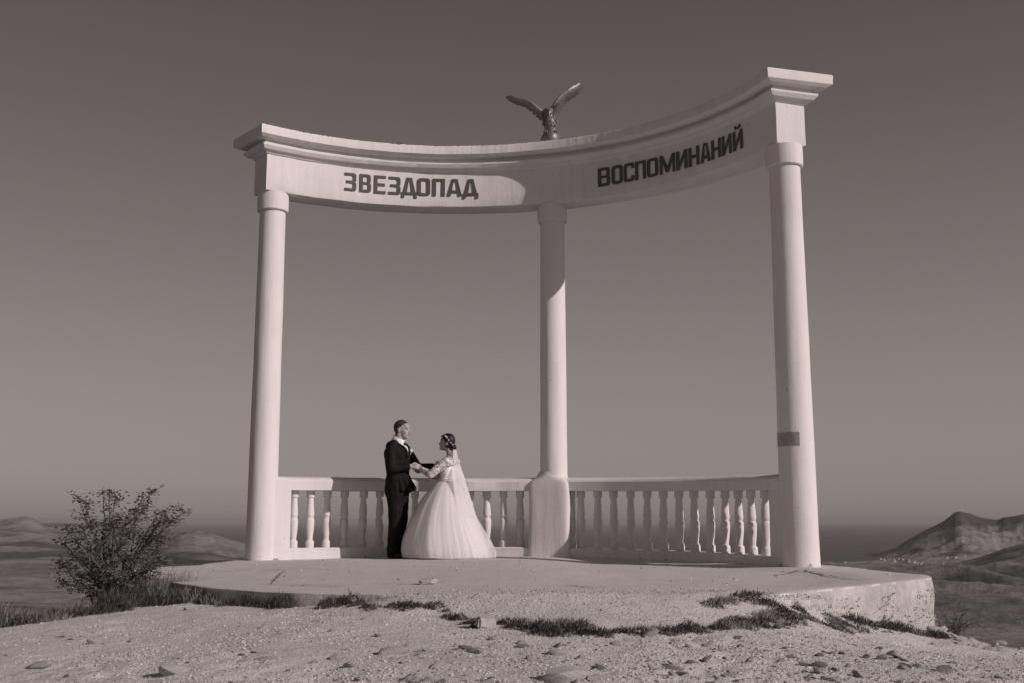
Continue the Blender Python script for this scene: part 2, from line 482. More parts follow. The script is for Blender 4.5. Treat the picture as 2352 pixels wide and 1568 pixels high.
def bumpy(x, y):
    k = 0.25 + 0.75 * min(max(fbm((x * .8, y * .8, 14.2), 2) * 2.2 + .22 * x + (5.6 - y) * .35, 0), 1)
    return 0.016 * fbm((x * 1.7, y * 1.7, 3.1), 4) + 0.017 * k * fbm((x * 7, y * 9, 8.1), 3) + 0.010 * k * k * fbm((x * 21, y * 26, 1.1), 3)
def ground_z(x, y):
    return float(ground_np([(x, y)])[0]) + bumpy(x, y)
def ground_at(px, py, t0=3.0, t1=13.0):
    """where the photograph's pixel meets the ground"""
    d = ray(px, py)
    prev = t0
    for i in range(1, 120):
        t = t0 + (t1 - t0) * i / 119
        if d[2] * t + CAM_H < ground_np([(d[0] * t, d[1] * t)])[0]:
            a, b = prev, t
            for _ in range(14):
                mdl = (a + b) / 2
                if d[2] * mdl + CAM_H < ground_np([(d[0] * mdl, d[1] * mdl)])[0]: b = mdl
                else: a = mdl
            return Vector((d[0] * b, d[1] * b, ground_z(d[0] * b, d[1] * b)))
        prev = t
    return None
def slab_at(px, py):
    d = ray(px, py); z = 0.0
    for _ in range(6):
        t = (z - CAM_H) / d[2]; z = slab_z(d[0] * t, d[1] * t)
    return Vector((d[0] * t, d[1] * t, z))

def grid_axis(lo, hi, f0, f1, fine, coarse):
    xs = [lo]
    while xs[-1] < hi:
        x = xs[-1]
        xs.append(x + (fine if f0 <= x <= f1 else coarse))
    return xs
gx = grid_axis(-15, 15, -4.6, 4.6, 0.028, 0.3)
gy = grid_axis(-6, 25, 3.9, 10.5, 0.034, 0.3)
XY = np.array([(x, y) for y in gy for x in gx])
GZ = np.concatenate([ground_np(XY[i:i + 20000]) for i in range(0, len(XY), 20000)])
gv = []
for (x, y), z in zip(XY, GZ):
    fine = -4.7 < x < 4.7 and 3.8 < y < 10.6
    gv.append((x, y, z + (bumpy(x, y) if fine else 0.016 * fbm((x * 1.7, y * 1.7, 3.1), 4))))
nx = len(gx)
gf = [(j * nx + i, j * nx + i + 1, (j + 1) * nx + i + 1, (j + 1) * nx + i) for j in range(len(gy) - 1) for i in range(nx - 1)]
ground = mesh('ground', gv, gf, M_GROUND, smooth=180)
tag(ground, 'pale stony dirt hilltop in front of the concrete platform', kind='structure')

# ------------------------------------------------------------------ far land, sea, haze
SEA = -150.0
H_EYE = CAM_H
def px_az_el(px, py):
    d = ray(px, py)
    return math.degrees(math.atan2(d[0], d[1])), math.atan2(d[2], math.hypot(d[0], d[1]))
class Ridge:
    def __init__(self, dist, wf, wb, pts, rough=1.0):
        a = [px_az_el(*p) for p in pts]
        self.az = [q[0] for q in a]; self.z = [H_EYE + dist * math.tan(q[1]) for q in a]
        self.d, self.wf, self.wb, self.rough = dist, wf, wb, rough
RIDGES = [
    Ridge(9000, 1500, 2500, [(-700, 1200), (-300, 1194), (-100, 1198), (0, 1193), (35, 1188), (58, 1184), (78, 1189), (100, 1200), (140, 1199), (200, 1202), (270, 1216), (340, 1232)]),
    Ridge(6200, 900, 1500, [(-700, 1225), (-400, 1213), (-100, 1222), (0, 1217), (50, 1214), (100, 1219), (160, 1235), (250, 1258), (330, 1280)]),
    Ridge(4600, 600, 900, [(330, 1268), (380, 1241), (415, 1223), (450, 1216), (485, 1222), (525, 1237), (570, 1248), (610, 1266), (650, 1288)]),
    Ridge(5200, 900, 1500, [(1935, 1293), (1975, 1284), (2010, 1274), (2035, 1266), (2060, 1257), (2078, 1244), (2100, 1230), (2128, 1213), (2150, 1203), (2168, 1193), (2184, 1180), (2192, 1173), (2205, 1170), (2213, 1173), (2228, 1176), (2248, 1184), (2262, 1187), (2286, 1191), (2296, 1190), (2304, 1186), (2330, 1183), (2352, 1178), (2370, 1179), (2450, 1170), (2600, 1180), (3000, 1190)]),
    Ridge(2700, 420, 700, [(2060, 1330), (2110, 1316), (2160, 1304), (2210, 1292), (2270, 1271), (2310, 1256), (2352, 1245), (2450, 1222), (2600, 1210), (3000, 1220)]),
    Ridge(1900, 300, 380, [(2080, 1400), (2140, 1378), (2200, 1368), (2260, 1352), (2352, 1335), (2500, 1310), (3000, 1300)]),
]
_rc = [(-60, 14000), (-20, 14000), (-17.5, 5400), (-10, 4600), (-8, 3500), (12, 3700), (13.5, 3950), (15.5, 4250), (18, 4600), (20.5, 6800), (23, 9500), (60, 14000)]
def coast(az):
    return float(np.interp(az, [q[0] for q in _rc], [q[1] for q in _rc]))
def terrain_z(az, r):
    a = R(az); x, y = r * math.sin(a), r * math.cos(a)
    nearslope = -1.2 - (r - 11) * 0.5
    plain = -88 - 52 * min(max((r - 600) / 3300, 0), 1)
    if az < -8: plain += 12 * min(max((-az - 8) / 10, 0), 1)
    plain += 7 * fbm((x / 420, y / 420, 1.0), 4) * min(r / 800, 1)
    if az > 8:
        fade = min(max((r - 1100) / 500, 0), 1) * min(max((3100 - r) / 900, 0), 1) * min((az - 8) / 6, 1)
        if fade > 0:
            plain += fade * (30 * (mnoise.ridged_multi_fractal(Vector((x / 420 + .4 * y / 420, y / 620, 6.1)), 0.9, 2.1, 5, 1.0, 2.0) - 1.0) + 12)
    z = max(plain, nearslope) if r > 12 else -2.5
    rc = coast(az)
    if r > rc - 350:
        t = min(max((r - rc + 350) / 700, 0), 1)
        z = z * (1 - t) + (SEA - 22) * t
    else:
        z = max(z, SEA + 3)
    g = fbm((x / 260, y / 260, 5.0), 5)
    wx, wy = x + 120 * mnoise.noise((x / 400, y / 400, 8)), y + 120 * mnoise.noise((x / 400, y / 400, 3))
    rg = mnoise.ridged_multi_fractal(Vector((wx / 430, wy / 430, 2.3)), 0.8, 2.15, 6, 1.0, 2.0)
    for q in RIDGES:
        if q.az[0] - 3 < az < q.az[-1] + 3:
            zt = float(np.interp(az, q.az, q.z))
            e = 1.0
            if az < q.az[0]: e = max(0, 1 - (q.az[0] - az) / 2.0)
            if az > q.az[-1]: e = max(0, 1 - (az - q.az[-1]) / 2.0)
            w = q.wf if r < q.d else q.wb
            u = abs(r - q.d) / (w * 2.0)
            if u < 1:
                f = (1 - u) ** 1.7 * (1 + 0.35 * u)
                k = (1 - f) * f * 4
                zz = z + (zt - z) * f * e
                zz += (k * .85 + .06 * f) * e * ((zt - z) * 0.26 * (rg - 1.25) * q.rough - 6 * g)
                z = max(z, zz) if zt > z else z
    return z
azs = np.concatenate([np.arange(-60, -27, 2.0), np.arange(-27, -12, 0.12), np.arange(-12, 12, 0.8), np.arange(12, 27, 0.07), np.arange(27, 61, 2.0)])
rs = np.concatenate([np.geomspace(9, 700, 30), np.geomspace(720, 12500, 300)])
tv = []; tcol = []
for r_ in rs:
    for az in azs:
        a = R(az)
        z = terrain_z(az, r_)
        x, y = r_ * math.sin(a), r_ * math.cos(a)
        tv.append((x, y, z))
na = len(azs)
tf = [(j * na + i, j * na + i + 1, (j + 1) * na + i + 1, (j + 1) * na + i) for j in range(len(rs) - 1) for i in range(na - 1)]
def terrain_mat():
    m, nt, p = new_mat('steppe')
    N, L = nt.nodes, nt.links
    at = N.new('ShaderNodeVertexColor'); at.layer_name = 'cover'
    g = N.new('ShaderNodeNewGeometry')
    a = N.new('ShaderNodeTexNoise'); a.inputs['Scale'].default_value = 0.006; a.inputs['Detail'].default_value = 8; a.inputs['Roughness'].default_value = 0.65
    L.new(g.outputs['Position'], a.inputs['Vector'])
    r_ = N.new('ShaderNodeValToRGB')
    r_.color_ramp.elements[0].position = 0.35; r_.color_ramp.elements[0].color = grey(0.75)
    r_.color_ramp.elements[1].position = 0.68; r_.color_ramp.elements[1].color = grey(1.0)
    L.new(a.outputs[0], r_.inputs[0])
    mx = N.new('ShaderNodeMix'); mx.data_type = 'RGBA'; mx.blend_type = 'MULTIPLY'; mx.inputs[0].default_value = 1
    L.new(at.outputs[0], mx.inputs[6]); L.new(r_.outputs[0], mx.inputs[7])
    f2 = N.new('ShaderNodeTexNoise'); f2.inputs['Scale'].default_value = 0.035; f2.inputs['Detail'].default_value = 7; f2.inputs['Roughness'].default_value = 0.7
    L.new(g.outputs['Position'], f2.inputs['Vector'])
    r2 = N.new('ShaderNodeValToRGB')
    r2.color_ramp.elements[0].position = 0.38; r2.color_ramp.elements[0].color = grey(0.62)
    r2.color_ramp.elements[1].position = 0.6; r2.color_ramp.elements[1].color = grey(1.0)
    L.new(f2.outputs[0], r2.inputs[0])
    mx2 = N.new('ShaderNodeMix'); mx2.data_type = 'RGBA'; mx2.blend_type = 'MULTIPLY'; mx2.inputs[0].default_value = 1
    L.new(mx.outputs[2], mx2.inputs[6]); L.new(r2.outputs[0], mx2.inputs[7])
    bu = N.new('ShaderNodeBump'); bu.inputs['Distance'].default_value = 14.0; bu.inputs['Strength'].default_value = 0.8
    L.new(a.outputs[0], bu.inputs['Height'])
    bu2 = N.new('ShaderNodeBump'); bu2.inputs['Distance'].default_value = 3.0
    L.new(f2.outputs[0], bu2.inputs['Height']); L.new(bu.outputs[0], bu2.inputs['Normal']); L.new(bu2.outputs[0], p.inputs['Normal'])
    L.new(mx2.outputs[2], p.inputs['Base Color'])
    p.inputs['Roughness'].default_value = 1.0; p.inputs['Specular IOR Level'].default_value = 0.0
    return m
terr = mesh('hills', tv, tf, terrain_mat(), smooth=180)
tag(terr, 'dry hills and headland falling to the sea', kind='structure')
# land cover: dry grass, darker scrub and woods, each with its own patch on the map
vc = terr.data.color_attributes.new('cover', 'FLOAT_COLOR', 'POINT')
cols = np.ones((len(tv), 4), np.float32)
for i, (x, y, z) in enumerate(tv):
    az = math.degrees(math.atan2(x, y)); r_ = math.hypot(x, y)
    n1 = fbm((x / 500, y / 500, 9.0), 4)
    v = 0.3
    n2 = mnoise.ridged_multi_fractal(Vector((x / 260, y / 260, 7.7)), 0.9, 2.1, 4, 1.0, 2.0)
    def mixv(p, q, t): t = min(max(t, 0), 1); return p + (q - p) * t
    if az > 0:
        v = 0.34
        scrub = fbm((x / 300, y / 300, 4.4), 4)
        v = mixv(v, 0.13, (scrub + .08) * 3.0)
        v = mixv(v, 0.17, (n2 - 1.3) * 1.2)
        if r_ > 3200: v = mixv(v, 0.40 + .06 * n1, (-104 - z) / 16)      # dry coastal plain
        if r_ > 4200: v = mixv(v, 0.12, (z + 50 + 40 * scrub) / 40)         # dark rock of the headland
        if r_ < 2600: v = mixv(v, .22, .5 + n1)
    else:
        v = 0.31 + 0.09 * n1 - .04 * (n2 - 1)
        v = mixv(v, .12, (fbm((x / 700, y / 250, 2.4), 4) - .12) * 7)
        if az > -21: v = mixv(v, .08, min((r_ - 3050) / 120, (3750 + 300 * n1 - r_) / 120) * (1 if n1 > -.35 else 0))
    cols[i] = (v, v, v, 1)
vc.data.foreach_set('color', cols.ravel())

sea_m = simple('sea_water', 0.07, 0.55, spec=0.15)
SS = 110000.0
sea = mesh('sea', [(-SS, 300, SEA), (SS, 300, SEA), (SS, SS, SEA), (-SS, SS, SEA)], [(0, 1, 2, 3)], sea_m)
tag(sea, 'dark sea under haze out to the horizon', kind='structure')
# the valley floor goes on behind and beside the camera
low = mesh('terrain', [(-SS, -SS, -105), (SS, -SS, -105), (SS, 301, -105), (-SS, 301, -105)], [(0, 1, 2, 3)], simple('dry_plain', 0.2, 1.0, 0.2, 0.002))
tag(low, 'dry valley floor behind the hilltop', kind='structure')

HB = MB(); HB.box((0, 0, (SEA - 2 + 75) / 2), (2 * SS - 800, 2 * SS - 800, 75 - (SEA - 2)))
hm = bpy.data.materials.new('haze_air'); hm.use_nodes = True
hm.node_tree.nodes.clear()
ho = hm.node_tree.nodes.new('ShaderNodeOutputMaterial'); pv = hm.node_tree.nodes.new('ShaderNodeVolumePrincipled')
pv.inputs['Color'].default_value = (0.57, 0.57, 0.57, 1)
pv.inputs['Density'].default_value = 4.2e-5
pv.inputs['Anisotropy'].default_value = 0.0
hm.node_tree.links.new(pv.outputs[0], ho.inputs['Volume'])
haze = HB.build('haze', hm)
tag(haze, 'thin summer haze over land and sea', kind='stuff')

# ------------------------------------------------------------------ concrete platform
_ol = []
for px, py in [(400, 1336), (500, 1351), (600, 1356), (700, 1361), (820, 1364)]:
    p = slab_at(px, py); _ol.append((p.x, p.y))
_ol += [(-0.42, 7.02), (0.35, 6.82), (1.1, 6.9)]
for px, py in [(1700, 1372), (1850, 1356), (1950, 1346), (2050, 1336)]:
    p = slab_at(px, py); _ol.append((p.x, p.y))
_ol += [(3.70, 10.0), (3.86, 10.28), (3.925, 10.55), (3.90, 10.9), (3.83, 11.3), (3.74, 12.3), (3.6, 13.4), (2.7, 15.0), (1.0, 15.9), (-1.2, 16.05), (-3.1, 15.5), (-3.55, 14.6), (-3.6, 12.7), (-3.95, 12.25), (-4.05, 11.7)]
# resample the outline
def resample(pts, step):
    out = []
    for i in range(len(pts)):
        a, b = Vector(pts[i]), Vector(pts[(i + 1) % len(pts)])
        n = max(1, int((b - a).length / step))
        for k in range(n): out.append(a.lerp(b, k / n))
    return out
outline = resample(_ol, 0.09)
for _ in range(3):
    outline = [outline[i] * 0.5 + (outline[i - 1] + outline[(i + 1) % len(outline)]) * 0.25 for i in range(len(outline))]
cen = Vector((0.0, 11.2))
sm = MB(); no = len(outline)
rings_ = []
def edge_w(p, k): return (0.03 if p.x < .2 and p.y < 10 else .012) * fbm((p.x * 3.1 + k, p.y * 3.1, 1.7), 3)
for f in [0.02] + [i / 40 for i in range(1, 40)]:
    rings_.append([(cen.x + (p.x - cen.x) * f, cen.y + (p.y - cen.y) * f, slab_z(cen.x + (p.x - cen.x) * f, cen.y + (p.y - cen.y) * f) + 0.006 * fbm((p.x * f * 2, p.y * f * 2, 0.4), 3)) for p in outline])
def off(p, d):
    v = (p - cen).normalized(); return p + v * d
for d, z in ((-0.014, 0.0), (-0.003, -0.004), (0.0, -0.016)):
    rings_.append([(*off(p, d + edge_w(p, 0) * 0.5), slab_z(p.x, p.y) + z + 0.006 * fbm((p.x * 4, p.y * 4, 5.4), 3)) for p in outline])
for k, z in enumerate((-0.08, -0.16, -0.24, -0.32, -0.42, -0.55, -0.9)):
    rings_.append([(*off(p, 0.012 + edge_w(p, k * 2) + 0.016 * fbm((p.x * 9, p.y * 9, z * 9), 3)), slab_z(p.x, p.y) + z) for p in outline])
sm.rings(rings_, closed=True, cap0=True, cap1=False)
platform = sm.build('platform', M_SLAB, smooth=50)
platform.data.materials.append(M_SLABSIDE)
for p in platform.data.polygons:
    if p.center.z < slab_z(p.center.x, p.center.y) - 0.010: p.material_index = 1
tag(platform, 'round concrete platform slab with rough stony edge', kind='structure')
# cracks filled with dirt
def crack_ribbon(pxs, w, seed):
    rg = random.Random(seed); m = MB(); pts = []
    P3 = [slab_at(*q) for q in pxs]
    for a, b in zip(P3, P3[1:]):
        n = max(2, int((b - a).length / 0.035))
        for k in range(n):
            q = a.lerp(b, k / n); q += Vector((rg.gauss(0, .008), rg.gauss(0, .012), 0)); pts.append(q)
    pts.append(P3[-1])
    L_, R_ = [], []
    for i, q in enumerate(pts):
        d = (pts[min(i + 1, len(pts) - 1)] - pts[max(i - 1, 0)]); d.z = 0
        if d.length < 1e-6: d = Vector((1, 0, 0))
        d.normalize(); nrm = Vector((-d.y, d.x, 0))
        ww = 0.6 * w * (0.35 + 0.9 * rg.random()) * (0.4 + 0.6 * math.sin(math.pi * (i + .5) / len(pts)))
        z = slab_z(q.x, q.y) + 0.006 * fbm((q.x * 2, q.y * 2, 0.4), 3) + 0.008
        L_.append((q.x + nrm.x * ww, q.y + nrm.y * ww, z)); R_.append((q.x - nrm.x * ww, q.y - nrm.y * ww, z))
    n = len(L_)
    m.add(L_ + R_, [(i, i + 1, n + i + 1, n + i) for i in range(n - 1)])
    return m.build('crack', M_CRACK, platform)
crack_ribbon([(1770, 1306 + 17), (1830, 1312), (1848, 1311), (1900, 1322), (1965, 1331), (2005, 1333)], 0.022, 1)
crack_ribbon([(1790, 1314), (1840, 1313)], 0.012, 2)
crack_ribbon([(655, 1310), (638, 1325), (622, 1341)], 0.012, 3)
crack_ribbon([(600, 1342), (690, 1343), (790, 1347)], 0.02, 4)
crack_ribbon([(820, 1342), (940, 1340), (1040, 1337)], 0.018, 5)
crack_ribbon([(1300, 1343), (1345, 1349), (1400, 1348)], 0.018, 6)
crack_ribbon([(540, 1310), (585, 1307)], 0.015, 7)
crack_ribbon([(700, 1305), (760, 1308)], 0.012, 8)
crack_ribbon([(610, 1308), (660, 1309)], 0.014, 9)

# ------------------------------------------------------------------ the arch: columns, curved beam, cornice
arch = empty('memorial_arch', (CX, CY, 0))
tag(arch, 'white colonnade arch of three columns carrying a curved lettered beam', 'arch')
def world_part(o):
    """children are modelled in world coordinates: undo the parent's place"""
    o.matrix_parent_inverse = Matrix.Translation(-o.parent.matrix_basis.translation) if o.parent and o.parent.parent is None else Matrix.Identity(4)
    return o

def beam_dz(th):
    return -0.040 * min(max((74 - th) / 54.0, 0), 1)
def curved(layers, th0, th1, rin, rout, n=140, rough=None):
    """stack of plan loops: layers of (z, inner offset, outer offset, end offset)"""
    m = MB(); rings = []
    for li, (z, di, do, de) in enumerate(layers):
        loop = []
        e = math.degrees(de / 4.26)
        for k in range(n + 1):
            th = th0 - e + (th1 - th0 + 2 * e) * k / n
            w = rough(li, th, 0) if rough else (0, 0)
            loop.append(pol(th, rin - di + w[0], z + w[1] + beam_dz(th)))
        for k in range(n + 1):
            th = th1 + e - (th1 - th0 + 2 * e) * k / n
            w = rough(li, th, 1) if rough else (0, 0)
            loop.append(pol(th, rout + do + w[0], z + w[1] + beam_dz(th)))
        rings.append(loop)
    b0 = len(m.v)
    m.rings(rings, closed=True, cap0=False, cap1=False)
    N2 = 2 * (n + 1)
    for k in range(n):
        a, b, c, d = k, k + 1, N2 - 2 - k, N2 - 1 - k
        m.f.append((b0 + a, b0 + d, b0 + c, b0 + b))
        o = b0 + (len(rings) - 1) * N2
        m.f.append((o + a, o + b, o + c, o + d))
    # a loop runs inner arc (k rising) then outer arc: sides face outward once flipped
    return m
def fix(m, name, mat, parent, smooth=40):
    me = bpy.data.meshes.new(name); me.from_pydata(m.v, [], m.f); me.update()
    bm = bmesh.new(); bm.from_mesh(me); bmesh.ops.recalc_face_normals(bm, faces=bm.faces); bm.to_mesh(me); bm.free()
    return link_mesh(name, me, mat, parent, smooth)
R_IN, R_OUT, TH0, TH1 = 4.07, 4.45, 18.6, 127.3
def wob(li, th, side):
    return (0.006 * fbm((th * .13, side * 9, li * .7), 3), 0.006 * fbm((th * .11, side * 9 + 3, 2.2), 3))
def wob_top(li, th, side):
    a = 0.005 * fbm((th * .13, side * 9, li * .3), 3); z = 0.004 * fbm((th * .15, side * 7, 4.4), 3)
    if li >= 11:
        n = fbm((th * 2.3, side * 5, 7.7), 4)
        z += 0.006 * n - (0.022 * max(0, fbm((th * 1.1, side * 5, 1.7), 4) - 0.28) if li >= 12 else 0)
        a += 0.004 * n
    return (a, z)
beam = world_part(fix(curved([(4.795, -0.02, -0.02, -0.02), (4.80, -0.006, -0.006, -0.006), (4.815, 0, 0, 0), (4.97, 0, 0, 0), (5.13, 0, 0, 0), (5.295, 0, 0, 0)], TH0, TH1, R_IN, R_OUT, rough=wob), 'beam', M_PLASTER, arch))
cl = [(5.28, -.03, -.03, -.03), (5.30, .022, .02, .022), (5.318, .034, .03, .034), (5.334, .056, .05, .056), (5.337, .085, .08, .085), (5.378, .116, .115, .116), (5.402, .118, .118, .118),
      (5.406, .072, .07, .072), (5.466, .066, .066, .066), (5.471, .148, .2, .16), (5.503, .196, .262, .196), (5.600, .198, .268, .198), (5.622, .192, .262, .19), (5.626, .15, .22, .15)]
cornice = world_part(fix(curved(cl, TH0, TH1, R_IN, R_OUT, n=420, rough=wob_top), 'cornice', M_PLASTER, arch, 28))

def column(th, rb, rt, label=None):
    p = pol(th, RC)
    prof = [(-0.25, rb + .006), (0.0, rb + .004)]
    for k in range(1, 15):
        t = k / 15
        prof.append((4.58 * t, rb + (rt - rb) * (t ** 1.15) + 0.0022 * fbm((t * 9, th, 0), 3)))
    prof.append((4.60, rt))
    m = lathe(prof, 40, (p.x, p.y))
    rg = random.Random(int(th))
    m.v = [(x + 0.003 * fbm((x * 3, y * 3, z * 1.3), 3), y + 0.003 * fbm((x * 3 + 5, y * 3, z * 1.3), 3), z) for x, y, z in m.v]
    c = world_part(m.build('column', M_PLASTER, arch, 40))
    if label: c['label'] = label
    k = lathe([(zz_ + beam_dz(th), rr_) for zz_, rr_ in [(4.553, rt - .03), (4.555, rt + 0.026), (4.565, rt + 0.036), (4.70, rt + 0.039), (4.80, rt + .036), (4.82, rt - .02)]], 40, (p.x, p.y))
    world_part(k.build('capital', M_PLASTER, c, 40))
    return c
col_l = column(TH_L, 0.192, 0.170)
col_m = column(TH_M, 0.186, 0.168)
col_r = column(TH_R, 0.205, 0.176, 'right hand column with a small metal plaque')
# cushion blocks between beam and capitals at the two ends
for th in (TH_L, TH_R):
    p = pol(th, RC)
# plaque bent round the right column
pc = pol(TH_R, RC)
def plaque():
    m = MB(); view = math.atan2(-pc.y, -pc.x)
    rr = 0.2005
    a0, a1 = view - R(80), view + R(12)
    def sheet(a0, a1, z0, z1, r0, r1, n=16):
        rings = []
        for k in range(n + 1):
            a = a0 + (a1 - a0) * k / n
            c, s = math.cos(a), math.sin(a)
            rings.append([(pc.x + r0 * c, pc.y + r0 * s, z0), (pc.x + r1 * c, pc.y + r1 * s, z0), (pc.x + r1 * c, pc.y + r1 * s, z1), (pc.x + r0 * c, pc.y + r0 * s, z1)])
        m.rings(rings)
    sheet(a0, a1, 1.285, 1.435, rr - .004, rr + .004)
    for k in range(2):
        sheet(a0 + R(8 + 14 * k), a0 + R(13 + 14 * k), 1.287, 1.433, rr + .004, rr + .006, 2)
    return m, sheet, a1
pm, _, a1p = plaque()
pq = world_part(fix(pm, 'plaque', M_PLAQUE, col_r, 40))
# wire loop left on the cornice
wm = MB()
c0 = pol(101.3, 3.93, 5.615); tdir = Vector((-math.sin(R(101.3)), math.cos(R(101.3)), 0))
wm.tube([c0 + tdir * (0.05 * math.cos(a)) + Vector((0, 0, 0.048 * math.sin(a))) for a in [math.pi * k / 10 for k in range(11)]], 0.0045, 5)
world_part(wm.build('wire_loop', M_WIRE, arch))

# pedestal wrapped round the foot of the middle column
def pedestal():
    m = MB(); p = pol(TH_M + .35, RC); rings = []
    ca, sa = math.cos(R(TH_M)), math.sin(R(TH_M))
    for z, hw, hd, ex in [(-.2, .315, .225, 9), (0.0, .305, .222, 9), (.08, .294, .214, 9), (.3, .281, .207, 9), (.5, .280, .205, 9), (.7, .281, .204, 9), (.86, .282, .203, 9), (.96, .280, .201, 8), (.985, .270, .199, 6), (1.005, .252, .197, 4.5), (1.025, .228, .195, 3.2), (1.05, .205, .191, 2.4), (1.085, .188, .186, 2), (1.11, .18, .18, 2)]:
        loop = []
        for k in range(96):
            a = 2 * math.pi * k / 96
            c, s = math.cos(a), math.sin(a)
            q = (abs(c) ** ex + abs(s) ** ex) ** (-1 / ex)
            u, v = hw * q * c, hd * q * s            # u along the arc, v along the radius
            w = 1 + 0.022 * fbm((u * 5, v * 5, z * 3), 3)
            loop.append((p.x + (-sa * u + ca * v) * w, p.y + (ca * u + sa * v) * w, z))
        rings.append(loop)
    m.rings(rings)
    return m
world_part(fix(pedestal(), 'pedestal', M_PLASTER, arch, 50))

# ---- letters
def rrect(x0, y0, x1, y1, r=0.09, corners=(1, 1, 1, 1)):
    """rectangle with cut-round corners, order bl, br, tr, tl"""
    out = []
    for (cx_, cy_, a0), f in zip(((x0, y0, 180), (x1, y0, 270), (x1, y1, 0), (x0, y1, 90)), corners):
        rr = r * f
        if rr <= 0: out.append((cx_, cy_)); continue
        ox = cx_ + (rr if cx_ == x0 else -rr); oy = cy_ + (rr if cy_ == y0 else -rr)
        for k in range(5):
            a = R(a0 + 90 * k / 4); out.append((ox + rr * math.cos(a), oy + rr * math.sin(a)))
    return out
def glyph(ch, w):
    """loops in a box w wide and 1 high; s stroke"""
    s = 0.198; h = 0.15
    s = min(s, w * 0.29)
    if ch == 'О': return [rrect(0, 0, w, 1, .17), rrect(s, h, w - s, 1 - h, .07)]
    if ch == 'С':
        o = rrect(0, 0, w, 1, .17)
        return [[*rrect(0, 0, w, 1, .17, (1, 1, 1, 1))[:10], (w, .30), (w - s, .30), (w - s, h + .05), (w - s - .05, h), (s + .05, h), (s, h + .05), (s, 1 - h - .05), (s + .05, 1 - h), (w - s - .05, 1 - h), (w - s, 1 - h - .05), (w - s, .70), (w, .70), *rrect(0, 0, w, 1, .17)[10:]]]
    if ch == 'П': return [[(0, 0), (s, 0), (s, 1 - h), (w - s, 1 - h), (w - s, 0), (w, 0), (w, 1), (0, 1)]]
    if ch == 'Н': return [[(0, 0), (s, 0), (s, .42), (w - s, .42), (w - s, 0), (w, 0), (w, 1), (w - s, 1), (w - s, .42 + h), (s, .42 + h), (s, 1), (0, 1)]]
    if ch in 'ИЙ':
        k = .36
        return [[(0, 0), (s * .95, 0), (w - s, 1 - k), (w - s, 0), (w, 0), (w, 1), (w - s * .95, 1), (s, k), (s, 1), (0, 1)]]
    if ch == 'М':
        t = s * .82
        return [[(0, 0), (t, 0), (t, .62), (w * .40, 0.06), (w * .60, 0.06), (w - t, .62), (w - t, 0), (w, 0), (w, 1), (w - t * 1.15, 1), (w / 2, .36), (t * 1.15, 1), (0, 1)]]
    if ch == 'А':
        a = w * .30
        return [[(0, 0), (s, 0), (s + .035, .19), (w - s - .035, .19), (w - s, 0), (w, 0), (w - a, 1), (a, 1)], [(s + .065, .19 + h), (w * .5 - .055, .84), (w * .5 + .055, .84), (w - s - .065, .19 + h)]]
    if ch == 'Д':
        d = .16; a = w * .33; e = .10 * w
        return [[(0, 0), (s * .72, 0), (s * .72, d), (w - s * .72, d), (w - s * .72, 0), (w, 0), (w, d + h * .85), (w - e, d + h * .85), (w - a, 1), (a, 1), (e, d + h * .85), (0, d + h * .85)],
                [(e + s * .95, d + h * .85), (a + s * .52, .86), (w - a - s * .52, .86), (w - e - s * .95, d + h * .85)]]
    if ch == 'Е': return [[(0, 0), (w, 0), (w, h), (s, h), (s, .5 - h / 2), (w * .92, .5 - h / 2), (w * .92, .5 + h / 2), (s, .5 + h / 2), (s, 1 - h), (w, 1 - h), (w, 1), (0, 1)]]
    if ch == 'В':
        r_ = .13
        return [[(0, 0), (w - r_, 0), (w - r_ * .3, r_ * .3), (w, r_), (w, .44), (w - .05, .51), (w - .05, .56), (w - .02, .62), (w - .02, 1 - r_), (w - .02 - r_ * .3, 1 - r_ * .3), (w - .02 - r_, 1), (0, 1)],
                rrect(s, h, w - s, .5 - h * .42, .05, (0, 1, 1, 0)), rrect(s, .5 + h * .42, w - s - .02, 1 - h, .05, (0, 1, 1, 0))]
    if ch == 'З':
        r_ = .13
        return [[(0, 0), (w - r_, 0), (w - r_ * .3, r_ * .3), (w, r_), (w, .42), (w - .07, .5), (w - .01, .58), (w - .01, 1 - r_), (w - .01 - r_ * .3, 1 - r_ * .3), (w - r_, 1), (0, 1), (0, 1 - h),
                 (w - s - .04, 1 - h), (w - s, 1 - h - .05), (w - s, .5 + h * .5 + .04), (w - s - .04, .5 + h * .5), (.14 * w, .5 + h * .5), (.14 * w, .5 - h * .5), (w - s - .04, .5 - h * .5), (w - s, .5 - h * .5 - .04), (w - s, h + .05), (w - s - .04, h), (0, h)]]
LETTERS = [('З', 111.84, 109.48, 4.947, 5.205), ('В', 108.86, 106.58, 4.948, 5.208), ('Е', 105.99, 103.69, 4.946, 5.207), ('З', 103.15, 100.76, 4.947, 5.204), ('Д', 100.60, 97.52, 4.907, 5.204), ('О', 97.46, 94.92, 4.950, 5.204),
    ('П', 94.46, 92.01, 4.948, 5.202), ('А', 91.55, 88.64, 4.950, 5.200), ('Д', 88.45, 85.34, 4.912, 5.198),
    ('В', 61.02, 58.44, 4.925, 5.185), ('О', 58.11, 55.73, 4.924, 5.183), ('С', 55.53, 53.22, 4.922, 5.180), ('П', 53.06, 50.72, 4.920, 5.176), ('О', 50.49, 47.99, 4.918, 5.172), ('М', 47.65, 44.24, 4.916, 5.170),
    ('И', 43.96, 41.40, 4.914, 5.167), ('Н', 41.10, 38.60, 4.911, 5.164), ('А', 38.34, 35.90, 4.909, 5.160), ('Н', 35.72, 33.36, 4.908, 5.158), ('И', 33.13, 30.70, 4.906, 5.155), ('Й', 30.36, 27.84, 4.904, 5.152)]
